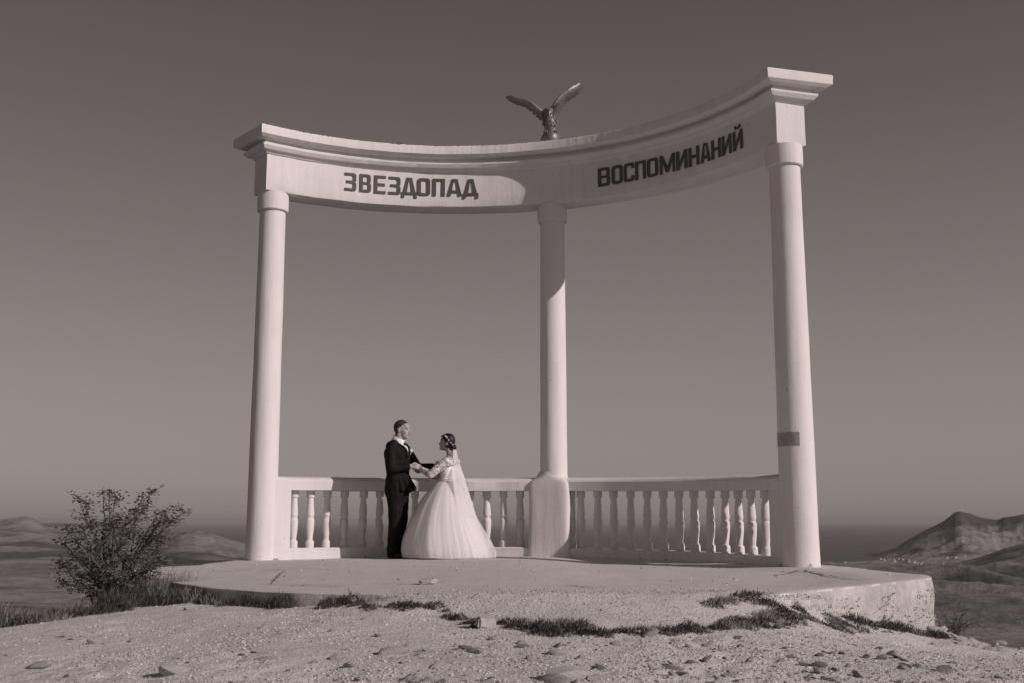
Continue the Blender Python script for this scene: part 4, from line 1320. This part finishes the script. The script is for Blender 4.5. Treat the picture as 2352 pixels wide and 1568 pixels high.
# skirt: opaque underskirt with folds and net layers over it
SK = [(1.03, .095), (.985, .135), (.94, .175), (.86, .235), (.78, .290), (.69, .338), (.60, .382), (.52, .420), (.44, .456), (.36, .493), (.28, .528), (.20, .556), (.12, .574), (.05, .578), (.006, .566)]
def skirt(extra, seed, amp, name, mat, zmin, parent, ns=10, back=0.0, top=1.03):
    rg = random.Random(seed); ph = [(rg.randint(4, 15), rg.uniform(0, 6.28), rg.uniform(.3, 1)) for _ in range(ns)]
    m = MB(); n = 260; rings = []
    for z, r_ in SK:
        if z > top: continue
        f = min(1, (1.03 - z) / .9)
        loop = []
        for k in range(n):
            t = 2 * math.pi * k / n
            s = sum(a * math.sin(q * t + p + .35 * math.sin(z * 3 + p)) for q, p, a in ph) / ns * 1.8
            s2 = abs(s) ** .8 * (1 if s > 0 else -1)
            s2 += .9 * fbm((math.cos(t) * 3.2, math.sin(t) * 3.2, z * .8 + seed), 4) + .35 * fbm((math.cos(t) * 11, math.sin(t) * 11, z * .7 + seed), 3)
            lift = .030 * max(0, fbm((math.cos(t) * 6, math.sin(t) * 6, seed * 1.7), 3) - .12) if z < .1 else 0
            rr = r_ * (.97 + .015 * math.cos(t)) + extra * min(1, f * 3) + amp * f * s2 + back * f ** 2 * max(0, -math.cos(t - .25)) ** 2 * (1 if zmin > .0045 else 1)
            zz = max(zmin, z) + (.012 * f * s2 if z < .1 else 0)
            loop.append(V((.045 + .045 * math.sin(math.pi * min(z, 1)) + rr * math.cos(t), rr * .93 * math.sin(t), max(zz, zmin) + lift)))
        rings.append(loop)
    m.rings(rings, cap0=True, cap1=False)
    return m.build(name, mat, parent, 180)
sk = skirt(-.025, 3, .024, 'skirt', M_SATIN, .004, bride)
for k, (ex, sd, am, bk) in enumerate([(.002, 9, .022, .0), (.008, 33, .028, .02), (.010, 21, .03, .10)]):
    skirt(ex, sd, am, 'tulle_layer', M_TULLE, .005, sk, 12, bk, .99)
# lace sleeves worn off the shoulder, and the lace band across back and bust
m = MB()
ring_pts = [V((.03 + .122 * math.cos(t), .185 * math.sin(t), 1.222 + .018 * math.cos(t * 2) - .012 * math.cos(t))) for t in [2 * math.pi * k / 20 for k in range(21)]]
for a, b in zip(ring_pts, ring_pts[1:]): capsule(m, a, .036, b, .036, 10, 3)
for s_, e_, w_ in ((BLS, BLE, BLW), (BRS, BRE, BRW)):
    capsule(m, s_ + V((0, 0, -.01)), .062, s_.lerp(e_, .5), .058); capsule(m, s_.lerp(e_, .5), .058, e_, .054)
    capsule(m, e_, .054, w_.lerp(e_, .25), .042); capsule(m, w_.lerp(e_, .25), .042, w_.lerp(e_, .08), .038)
lme = remeshed(m, .007, 3, lambda c: c + V((0, 0, .004 * fbm((c.x * 40, c.y * 40, c.z * 40), 2))))
link_mesh('lace_sleeves', lme, M_LACE, bride, 180)
m = MB(); m.tube([V((.245, .20, 1.052)), V((.20, .215, 1.036)), V((.155, .20, 1.026))], [.007, .008, .007], 6); m.build('ribbon', M_TIE, bride)
# veil
m = MB(); NT, NS = 40, 22; gridv = []
for i in range(NT + 1):
    t = i / NT; z = 1.45 - .93 * t ** 1.05
    f0 = np.interp(t, [0, .12, .35, .7, 1], [-.035, -.050, -.045, -.10, -.20]); d = np.interp(t, [0, .15, .4, .7, 1], [.025, .04, .115, .15, .13]); wl_ = np.interp(t, [0, .15, .5, 1], [.035, .08, .17, .26])
    for k in range(NS + 1):
        s = -1 + 2 * k / NS
        fold = .013 * t * math.sin(k * 1.9 + t * 2) + .008 * t * math.sin(k * 3.7)
        gridv.append(V((f0 - d * (1 - s * s) + fold, .0 + wl_ * s, z)))
m.add(gridv, [(i * (NS + 1) + k, i * (NS + 1) + k + 1, (i + 1) * (NS + 1) + k + 1, (i + 1) * (NS + 1) + k) for i in range(NT) for k in range(NS)])
m.build('veil', M_VEIL, bride, 180)

# ------------------------------------------------------------------ plants
def blade(m, p, d, h, w, bend, rg):
    a = rg.uniform(0, 6.283); sd = V((math.cos(a), math.sin(a), 0)) * w
    q = p + d * h * .55 + V((0, 0, h * .6)); t = p + d * h * (1 + bend) + V((0, 0, h))
    m.add([p - sd, p + sd, q + sd * .7, q - sd * .7, t], [(0, 1, 2, 3), (3, 2, 4)])
def tuft(m, p, r_, h, n, rg, wind=.2, w=.0028):
    for _ in range(n):
        a = rg.uniform(0, 6.283); rr = r_ * math.sqrt(rg.random())
        x, y = p.x + rr * math.cos(a), p.y + rr * math.sin(a) * .8
        z = GZfast(x, y) - .008 + h * .62 * rg.random() * (1 - (rr / r_) ** 2) * (1 if m is heath else .3)
        b_ = rg.uniform(0, 6.283)
        d = V((math.cos(b_) * .9 * rg.random() + wind, math.sin(b_) * .9 * rg.random(), 0))
        blade(m, V((x, y, z)), d * (1.3 if m is heath else 1), (h * rg.uniform(.18, .48) if m is heath else h * rg.uniform(.3, .85)) * (1 - .4 * (rr / r_) ** 2), w * rg.uniform(.6, 1.4), rg.uniform(-.2, .5), rg)
gv_np = np.array(gv).reshape(len(gy), len(gx), 3); gxa, gya = np.array(gx), np.array(gy)
def GZfast(x, y):
    i = int(np.clip(np.searchsorted(gxa, x) - 1, 0, len(gxa) - 2)); j = int(np.clip(np.searchsorted(gya, y) - 1, 0, len(gya) - 2))
    u = (x - gxa[i]) / (gxa[i + 1] - gxa[i]); v = (y - gya[j]) / (gya[j + 1] - gya[j])
    Z = gv_np[:, :, 2]
    return float((Z[j, i] * (1 - u) + Z[j, i + 1] * u) * (1 - v) + (Z[j + 1, i] * (1 - u) + Z[j + 1, i + 1] * u) * v)
heath, dry = MB(), MB()
rg = random.Random(21)
def strip(pxs, dens, h, r_, dark=.8, wpx=6, jit=1.0):
    P3 = [ground_at(*q) for q in pxs]
    for (a, b) in zip(P3, P3[1:]):
        if a is None or b is None: continue
        n = max(1, int((b - a).length * dens))
        for k in range(n):
            q = a.lerp(b, (k + rg.random()) / n) + V((rg.gauss(0, .05) * jit, rg.gauss(0, .07) * jit, 0))
            s = rg.uniform(.5, 1.25)
            tuft(heath if rg.random() < dark else dry, q, r_ * s, h * s, int(190 * s), rg)
# along the left foot of the slab
strip([(250, 1404), (330, 1388), (420, 1380)], 26, .15, .10, .72)
strip([(255, 1400), (300, 1390), (345, 1382)], 30, .20, .13, .97, jit=.9)
strip([(315, 1384), (350, 1378), (400, 1372)], 26, .30, .12, .25, jit=1.0)
strip([(330, 1386), (420, 1380)], 36, .14, .11, .97, jit=.8)
strip([(420, 1382), (500, 1385), (560, 1388), (660, 1389)], 26, .11, .10, .8, jit=1.0)
strip([(740, 1390), (800, 1388)], 26, .10, .09, .95, jit=.6)
strip([(820, 1392), (900, 1394), (1000, 1400)], 20, .055, .07, .85)
strip([(1000, 1400), (1030, 1412), (1060, 1424)], 16, .06, .06, .9, jit=.5)
# the grass line in front
strip([(1055, 1428), (1110, 1432)], 26, .06, .06, .95, jit=.6)
strip([(1150, 1432), (1230, 1444)], 20, .055, .06, .92, jit=.6)
strip([(1220, 1442), (1300, 1454), (1400, 1456)], 40, .065, .075, .95, jit=.8)
strip([(1400, 1454), (1500, 1452), (1620, 1447), (1720, 1437)], 28, .06, .07, .85, jit=.8)
strip([(1700, 1440), (1790, 1424), (1800, 1418)], 16, .06, .08, .7)
strip([(1765, 1416), (1850, 1422), (1950, 1434)], 18, .065, .09, .8)
strip([(1950, 1434), (2050, 1446), (2140, 1456)], 18, .085, .10, .8)
strip([(1620, 1386), (1680, 1383)], 14, .05, .07, .75, jit=.5)
strip([(1710, 1380), (1770, 1380), (1830, 1392)], 22, .07, .085, .85, jit=.6)
# left bank under the shrub
strip([(20, 1436), (100, 1424), (200, 1410)], 30, .11, .12, .6)
strip([(150, 1400), (215, 1392), (262, 1384)], 22, .26, .16, .45)
strip([(60, 1426), (150, 1412), (240, 1398)], 22, .24, .14, .35)
strip([(0, 1440), (60, 1430)], 4, .30, .10, .0)
g1 = heath.build('heath_grass', M_HEATH); tag(g1, 'dark low grass growing along the edge of the slab and the dirt', kind='stuff')
g2 = dry.build('dry_grass', M_DRY); tag(g2, 'pale dry grass leaning in the wind', kind='stuff')

def shrub(name, label, base, tips, leafn, leafs, mat, seed, stem_r=.011, droop=0.0):
    rg = random.Random(seed)
    root = empty(name, base); tag(root, label, 'shrub')
    lv = MB()
    base = V(base); top_z = max(V(t).z for t in tips) - base.z
    def leaf(p, s):
        a = rg.uniform(0, 6.283); d = V((math.cos(a) + .5, math.sin(a), rg.uniform(-.5, .6))).normalized()
        u = d.cross(V((rg.uniform(-1, 1), rg.uniform(-1, 1), rg.uniform(.2, 1)))).normalized()
        L_ = s * rg.uniform(.7, 1.3)
        lv.add([p, p + d * L_ * .5 + u * L_ * .28, p + d * L_, p + d * L_ * .5 - u * L_ * .28], [(0, 1, 2, 3)])
    for tp in tips:
        tp = V(tp) - base
        d = tp.length
        mid = tp * .5 + V((rg.gauss(0, .05) - .04 * tp.x / max(d, .1), rg.gauss(0, .06), .10 * d))
        pts = catmull([V((rg.gauss(0, .04), rg.gauss(0, .04), -.05)), mid * .5 + V((rg.gauss(0, .03), rg.gauss(0, .03), .03)), mid, tp * .8 + V((0, 0, .03)), tp], 5)
        n = len(pts)
        sm_ = MB(); sm_.tube(pts, [stem_r * (1 - .82 * i / (n - 1)) for i in range(n)], 5)
        low = tp.z < .45 * top_z
        for _ in range(9 if low else 6):
            i = rg.randint(int(n * (.3 if low else .55)), n - 2); q = pts[i]
            e = q + V((rg.gauss(.05, .09), rg.gauss(0, .12), rg.uniform(-.02, .13))) * (.45 + .5 * d)
            sm_.tube([q, q.lerp(e, .5) + V((0, 0, .015)), e], [stem_r * .35, stem_r * .25, stem_r * .12], 4)
            for _k in range(int(leafn * (.12 if low else .07))):
                f = rg.random() ** .6
                leaf(q.lerp(e, f) + V((rg.gauss(0, .016), rg.gauss(0, .016), rg.gauss(0, .016))), leafs)
        sm_.build('stem', M_TWIG, root)
        for _k in range(int(leafn * .30)):
            f = (.35 + .65 * rg.random()) if low else (.62 + .38 * rg.random()); i = min(int(f * (n - 1)), n - 1)
            leaf(pts[i] + V((rg.gauss(0, .02), rg.gauss(0, .02), rg.gauss(0, .02))), leafs)
        for _k in range(int(leafn * .34)):           # a clump at the tip, bent over by the wind
            leaf(tp + V((rg.gauss(.012, .036), rg.gauss(0, .03), rg.gauss(-.006, .020))), leafs)
    o = lv.build('leaves', mat, root); o['kind'] = 'stuff'
    return root
sb = ground_at(248, 1398)
SY = sb.y
tips = []
rg = random.Random(33)
for px, py in [(180, 1142), (196, 1150), (236, 1128), (252, 1130), (262, 1146), (328, 1140), (345, 1126), (312, 1160), (322, 1176), (368, 1172), (394, 1165), (418, 1174), (372, 1190), (396, 1196), (290, 1190), (150, 1209), (188, 1207), (205, 1192),
               (143, 1244), (172, 1236), (240, 1196), (262, 1214), (300, 1214), (330, 1226), (345, 1245), (366, 1232), (360, 1262), (372, 1282), (350, 1300), (330, 1315), (128, 1290), (150, 1308), (180, 1280), (220, 1256), (250, 1285),
               (290, 1275), (318, 1280), (200, 1318), (280, 1318), (235, 1235), (212, 1296), (275, 1250), (165, 1352), (205, 1362), (290, 1350), (320, 1338), (140, 1338), (345, 1325)]:
    q = V(dep(px, py, SY + rg.uniform(-.45, .5)))
    tips.append(q)
shrub('shrub', 'windblown dark leafy shrub at the left end of the platform', (sb.x, sb.y, sb.z), tips, 100, .029, M_LEAF, 4)
# small grey shrub by the right corner of the slab
rb = V(dep(2196, 1462, 10.7))
tips = [V(dep(px, py, 10.7 + rg.uniform(-.25, .25))) for px, py in [(2165, 1410), (2180, 1392), (2192, 1372), (2200, 1390), (2215, 1408), (2232, 1425), (2225, 1440), (2170, 1432), (2150, 1440), (2212, 1428), (2190, 1425), (2240, 1440), (2205, 1450), (2180, 1445)]]
shrub('shrub', 'small sparse grey shrub behind the right corner of the slab', rb, tips, 34, .018, leafy('grey_leaves', .10, .24), 8, .006)
def weed(px, py, label, n, s, seed):
    p = slab_at(px, py); rg = random.Random(seed)
    root = empty('weed', p); tag(root, label, 'weed')
    for k in range(n):
        a = rg.uniform(0, 6.28); el = rg.uniform(.25, 1.2); L_ = s * rg.uniform(.6, 1.15)
        d = V((math.cos(a) * math.cos(el), math.sin(a) * math.cos(el) * .7, math.sin(el))); u = d.cross(V((0, 0, 1))).normalized() * L_ * .09
        m = MB(); q = d * L_ * .5; t = d * L_ + V((0, 0, -.12 * L_))
        m.add([V((0, 0, -.01)) - u * .4, V((0, 0, -.01)) + u * .4, q + u, t, q - u, q + V((0, 0, .01)) * .6], [(0, 1, 5), (1, 2, 5), (2, 3, 5), (3, 4, 5), (4, 0, 5)])
        m.build('leaf', M_WEED, root)
weed(669, 1277, 'spiky weed at the foot of the balustrade beside the left column', 24, .12, 2)
weed(1236, 1274, 'low weed at the foot of the pedestal under the middle column', 22, .085, 3)

# ------------------------------------------------------------------ stones
def rock_mesh(seed, lv=2, flat=.6):
    bm = bmesh.new(); bmesh.ops.create_icosphere(bm, subdivisions=lv, radius=1)
    o = V((seed * 3.7, seed * 1.3, 0))
    rg = random.Random(seed); planes = [(V((rg.gauss(0, 1), rg.gauss(0, 1), rg.gauss(0, 1))).normalized(), rg.uniform(.55, .85)) for _ in range(7)]
    for v in bm.verts:
        c = v.co.copy()
        for nrm, dd in planes:
            e = c.dot(nrm) - dd
            if e > 0: c -= nrm * e
        c *= 1 + .16 * fbm(c * 1.6 + o, 3)
        v.co = V((c.x * 1.2, c.y, c.z * flat))
    me = bpy.data.meshes.new('stone'); bm.to_mesh(me); bm.free()
    me.polygons.foreach_set('use_smooth', [True] * len(me.polygons)); me.set_sharp_from_angle(angle=R(28))
    return me
ROCKS = [rock_mesh(k, 2, (.62, .5, .7, .42, .55, .36)[k]) for k in range(6)]
ROCKS_D = [rock_mesh(k + 20, 2, .7) for k in range(2)]
for me in ROCKS: me.materials.append(M_STONE)
for me in ROCKS_D: me.materials.append(M_STONE_D)
def stone(me, p, s, label=None, group=None, rz=0, tilt=(0, 0), name='stone', cat='stone'):
    o = bpy.data.objects.new(name, me); COL.objects.link(o)
    o.location = p; o.scale = s if isinstance(s, tuple) else (s, s, s); o.rotation_euler = (tilt[0], tilt[1], rz)
    tag(o, label, cat, group)
    return o
sp = slab_at(985, 1340)
stone(ROCKS[5], sp + V((0, 0, .022)), (.085, .05, .085), 'flat pale stone slab piece lying alone on the concrete platform', rz=.2, tilt=(.08, -.12))
bs = MB(); bs.box((0, 0, 0), (.10, .075, .062))
bq = bmesh.new(); bmesh.ops.create_cube(bq, size=1.0)
bmesh.ops.scale(bq, verts=bq.verts, vec=(.105, .08, .06)); bmesh.ops.bevel(bq, geom=list(bq.edges), offset=.010, segments=2, affect='EDGES')
bmesh.ops.subdivide_edges(bq, edges=list(bq.edges), cuts=1)
for v in bq.verts: v.co += v.co.normalized() * .006 * fbm(v.co * 30, 3)
bme_ = bpy.data.meshes.new('stone'); bq.to_mesh(bme_); bq.free(); bme_.materials.append(simple('grey_block', .42, .9, .2, 20, .006, 40))
gp = ground_at(1116, 1440)
stone(bme_, gp + V((0, 0, .022)), (1, 1, 1), 'square pale stone block lying in the grass line', rz=.35, tilt=(.05, .1))
for i, (px, py, s, dk, lab) in enumerate([
    (1300, 1562, .085, 0, 'large pale flat rock at the bottom edge of the dirt'),
    (1385, 1566, .05, 0, 'pale rock right beside the large flat rock at the bottom edge'),
    (1378, 1535, .032, 1, 'dark flat stone just above the large pale rock'),
    (1881, 1532, .034, 1, 'largest dark lump of stone on the slope below the right column'),
    (1882, 1508, .026, 1, 'dark stone just above the largest dark lump below the right column'),
    (1988, 1508, .024, 1, 'dark round stone on the dirt right of the two dark lumps'),
    (2106, 1527, .022, 1, 'dark stone alone on the dirt below the right end of the slab'),
    (2018, 1490, .022, 1, 'brown stone in the dirt below the middle of the slab side'),
    (2150, 1452, .075, 0, 'block of pale rock against the foot of the slab corner'),
    (1950, 1447, .045, 0, 'pale stone standing in the grass under the slab side'),
    (2292, 1478, .05, 0, 'pointed pale rock on the skyline of the dirt at right'),
    (2210, 1472, .05, 0, 'pale rock on the edge of the slope left of the pointed rock'),
    (90, 1530, .055, 0, 'broad pale stone in the dirt at lower left'),
    (400, 1545, .06, 0, 'wide pale rock flush with the dirt near the bottom left'),
    (900, 1500, .05, 0, 'pale ledge of rock in the dirt below the man'),
    (1070, 1490, .034, 1, 'dark wedge of stone in the dirt below the woman'),
    (1090, 1500, .04, 0, 'pale lump of stone beside the dark wedge'),
    (1130, 1468, .035, 0, 'pale stone just below the square block'),
    (1280, 1500, .04, 0, 'flat pale stone on the bare dirt below the grass line'),
    (430, 1402, .03, 0, 'small white stone at the foot of the left grass')]):
    p = ground_at(px, py) or V(dep(px, py, 9.3))
    me = ROCKS_D[i % 2] if dk else ROCKS[i % 6]
    stone(me, p + V((0, 0, s * .12)), (s * (1.3 if not dk else 1), s, s * .8), lab, rz=rng.uniform(0, 6.28), tilt=(rng.uniform(-.3, .3), rng.uniform(-.3, .3)))
_sk = [(2166, 1449), (2178, 1458), (2198, 1466), (2232, 1471), (2250, 1474), (2268, 1479), (2285, 1484), (2312, 1485), (2328, 1488), (2344, 1491), (2240, 1483), (2305, 1497), (2205, 1480), (2270, 1495)]
_sko = []
rg = random.Random(77)
ORD = ['first', 'second', 'third', 'fourth', 'fifth', 'sixth', 'seventh', 'eighth', 'ninth', 'tenth', 'eleventh', 'twelfth', 'thirteenth', 'fourteenth', 'fifteenth', 'sixteenth', 'seventeenth', 'eighteenth', 'nineteenth', 'twentieth']
def ordinal(k):
    return ORD[k] if k < 20 else ['twenty', 'thirty', 'forty'][(k + 1) // 10 - 2] + ('-' + ORD[(k + 1) % 10 - 1] if (k + 1) % 10 else '')
for k, (px, py) in enumerate(sorted(_sk)):
    p = ground_at(px, py)
    if p is None: continue
    s_ = rg.uniform(.022, .05)
    stone(rg.choice(ROCKS), p + V((0, 0, s_ * .2)), (s_ * 1.3, s_, s_ * .9), 'pale rock on the skyline right of the slab corner, ' + ordinal(k) + ' from left', 'pale rocks along the right skyline', rg.uniform(0, 6.28), (rg.uniform(-.5, .5), rg.uniform(-.5, .5)))
spots = []
while len(spots) < 268:
    px, py = rg.uniform(-20, 2370), rg.uniform(1436, 1585)
    if rg.random() > .2 + .8 * (py - 1436) / 150: continue
    if fbm((px / 230, py / 60, 4), 2) + .35 * (px > 1450) - .12 * (px < 700) + .10 < rg.uniform(-.35, .5): continue
    p = ground_at(px, py)
    if p is None: continue
    s = .009 + .026 * rg.random() ** 2.2
    spots.append((px, py, p, s, rg.random() < .13))
def where(px):
    for lim, w in ((230, 'below the leafy shrub'), (560, 'below the slab end'), (880, 'below the left column'), (1160, 'below the couple'), (1420, 'below the middle column'), (1760, 'below the right balustrade'), (2010, 'below the right column'), (9999, 'below the slab corner')):
        if px < lim: return w
cells = {}
for q in sorted(spots, key=lambda q: q[0]):
    row = 'near the grass' if q[1] < 1480 else ('on dirt' if q[1] < 1530 else 'at bottom edge')
    cells.setdefault(('dark' if q[4] else 'pale', 'small' if q[3] < .019 else 'bigger', row, where(q[0])), []).append(q)
for (tone, size, row, wh), qs in cells.items():
    for k, (px, py, p, s_, dk) in enumerate(qs):
        lab = size + ' ' + tone + ' stone ' + row + ' ' + wh + ((', ' + ordinal(k) + ' from left') if len(qs) > 1 else '')
        stone(rg.choice(ROCKS_D if dk else ROCKS), p + V((0, 0, s_ * .12)), (s_ * rg.uniform(.9, 1.7), s_, s_ * rg.uniform(.55, 1)), lab,
              tone + ' stones lying loose on the dirt', rg.uniform(0, 6.28), (rg.uniform(-.6, .6), rg.uniform(-.6, .6)))
def gravel_mat():
    m, nt, p = new_mat('gravel_stone')
    g = nt.nodes.new('ShaderNodeNewGeometry'); r_ = nt.nodes.new('ShaderNodeValToRGB')
    r_.color_ramp.elements[0].color = grey(.2); r_.color_ramp.elements[1].color = grey(.66)
    e = r_.color_ramp.elements.new(.3); e.color = grey(.44)
    e = r_.color_ramp.elements.new(.9); e.color = grey(.54)
    nt.links.new(g.outputs['Random Per Island'], r_.inputs[0]); nt.links.new(r_.outputs[0], p.inputs['Base Color'])
    p.inputs['Roughness'].default_value = .95; p.inputs['Specular IOR Level'].default_value = .1
    return m
# gravel: too small to count
def tiny(seed):
    rg = random.Random(seed); t = (1 + 5 ** .5) / 2
    v = [V(p).normalized() for p in [(-1, t, 0), (1, t, 0), (-1, -t, 0), (1, -t, 0), (0, -1, t), (0, 1, t), (0, -1, -t), (0, 1, -t), (t, 0, -1), (t, 0, 1), (-t, 0, -1), (-t, 0, 1)]]
    f = [(0, 11, 5), (0, 5, 1), (0, 1, 7), (0, 7, 10), (0, 10, 11), (1, 5, 9), (5, 11, 4), (11, 10, 2), (10, 7, 6), (7, 1, 8), (3, 9, 4), (3, 4, 2), (3, 2, 6), (3, 6, 8), (3, 8, 9), (4, 9, 5), (2, 4, 11), (6, 2, 10), (8, 6, 7), (9, 8, 1)]
    return [V((p.x * rg.uniform(.9, 1.6), p.y * rg.uniform(.7, 1.1), p.z * rg.uniform(.4, .8))) * rg.uniform(.75, 1.2) for p in v], f
TINY = [tiny(k) for k in range(8)]
allv, allf = [], []
def pebble(p, s):
    v, f = rg.choice(TINY); a = rg.uniform(0, 6.283); c, sn = math.cos(a) * s, math.sin(a) * s
    tx, ty = rg.uniform(-.35, .35), rg.uniform(-.35, .35)
    b = len(allv)
    for q in v:
        allv.append((p[0] + q.x * c - q.y * sn, p[1] + q.x * sn + q.y * c, p[2] + q.z * s + (q.x * tx + q.y * ty) * s))
    for t in f: allf.append((t[0] + b, t[1] + b, t[2] + b))
cnt = 0
while cnt < 44000:
    x = rg.uniform(-4.2, 4.6); y = 4.0 + 5.8 * rg.random() ** 1.5
    if abs(x) > y * .52: continue
    mk = fbm((x * .9, y * .9, 6.6), 3) + .5 * fbm((x * 3, y * 3, 1.6), 2)
    if mk + .10 + .07 * x + (5.5 - y) * .08 < rg.uniform(-.45, .55): continue
    s = .0020 + .0070 * rg.random() ** 3.0
    pebble((x, y, GZfast(x, y) + s * .1), s); cnt += 1
# grit on the front lip of the slab and along its stony side
for _ in range(2600):
    x = rg.uniform(-.8, 2.0); y = 7.2 + rg.gauss(0, .28)
    if y < 6.9: continue
    s = .002 + .006 * rg.random() ** 3; pebble((x, y, slab_z(x, y) + .004), s)
for _ in range(420):
    a_ = rg.uniform(0, 6.283); q = outline[int(rg.random() * len(outline))]; f_ = rg.random() ** .6 * .93
    x, y = cen.x + (q.x - cen.x) * f_, cen.y + (q.y - cen.y) * f_
    if math.hypot(x - CX, y - CY) > 4.0 and y > CY: continue
    s = .0025 + .012 * rg.random() ** 5; pebble((x, y, slab_z(x, y) + .004), s)
nO = len(outline)
for _ in range(6500):
    i = rg.randrange(nO); p = outline[i].lerp(outline[(i + 1) % nO], rg.random())
    if p.x < 1.6 or p.y > 10.9: continue
    z = slab_z(p.x, p.y) - .08 - .36 * rg.random()
    if fbm((p.x * 2.2, p.y * 2.2, z * 4), 3) < -.02 + rg.uniform(-.1, .1): continue
    e = off(p, .020 + .012 * rg.random()); s = .004 + .009 * rg.random() ** 2
    pebble((e.x, e.y, z), s)
gr = mesh('gravel', allv, allf, gravel_mat())
tag(gr, 'loose pale gravel scattered over the dirt and the slab edge', kind='stuff')

# ------------------------------------------------------------------ village by the sea
def land_at(px, py):
    d = ray(px, py); az = math.degrees(math.atan2(d[0], d[1])); hz = math.hypot(d[0], d[1]); prev = 3300
    for r_ in np.linspace(3300, 7000, 700):
        if CAM_H + d[2] / hz * r_ < terrain_z(az, r_):
            return V((r_ * math.sin(R(az)), r_ * math.cos(R(az)), terrain_z(az, r_)))
    return None
M_HOUSE = simple('white_house_wall', .5, .9, .1, .3); M_ROOF = simple('house_roof', .3, .9, .2, .3)
def c4(x, y): return ((1800 + x / 3.0921) / 1.08844, (1200 + y / 3.0921) / 1.08844)
HOUSES = [(900, 652), (912, 640), (925, 632), (955, 630), (1006, 615), (965, 640), (985, 622), (1065, 606), (1080, 605), (1100, 604), (1132, 603), (1148, 603), (1240, 612), (1270, 622), (1303, 614), (1345, 622), (1375, 614), (1405, 617),
          (1450, 622), (1458, 630), (1480, 636), (1468, 668), (1505, 640), (1535, 645), (1548, 650), (1565, 642), (1580, 648), (1600, 645), (1632, 652), (1660, 650), (1690, 655), (1722, 652), (1757, 600), (1748, 608), (1812, 605), (1825, 600), (1447, 704), (1890, 588), (1350, 628)]
rg = random.Random(9)
for k, (x, y) in enumerate(sorted(HOUSES)):
    p = land_at(*c4(x, y))
    if p is None: continue
    root = empty('house', p, rg.uniform(0, 3.1)); tag(root, 'tiny white house in the seaside village, ' + ordinal(k) + ' from the left', 'house', 'houses of the village by the sea')
    w, d_, h_ = rg.uniform(6, 11), rg.uniform(5, 8), rg.uniform(3, 5.0)
    m = MB(); m.box((0, 0, h_ / 2 - 1), (w, d_, h_ + 2)); m.build('wall', M_HOUSE, root)
    m = MB(); e = .4
    m.add([(-w / 2 - e, -d_ / 2 - e, h_ + .01), (w / 2 + e, -d_ / 2 - e, h_ + .01), (w / 2 + e, d_ / 2 + e, h_ + .01), (-w / 2 - e, d_ / 2 + e, h_ + .01), (-w / 2 - e, 0, h_ + 2.2), (w / 2 + e, 0, h_ + 2.2)], [(0, 1, 5, 4), (2, 3, 4, 5), (0, 4, 3), (1, 2, 5), (3, 2, 1, 0)])
    m.build('roof', M_ROOF, root)
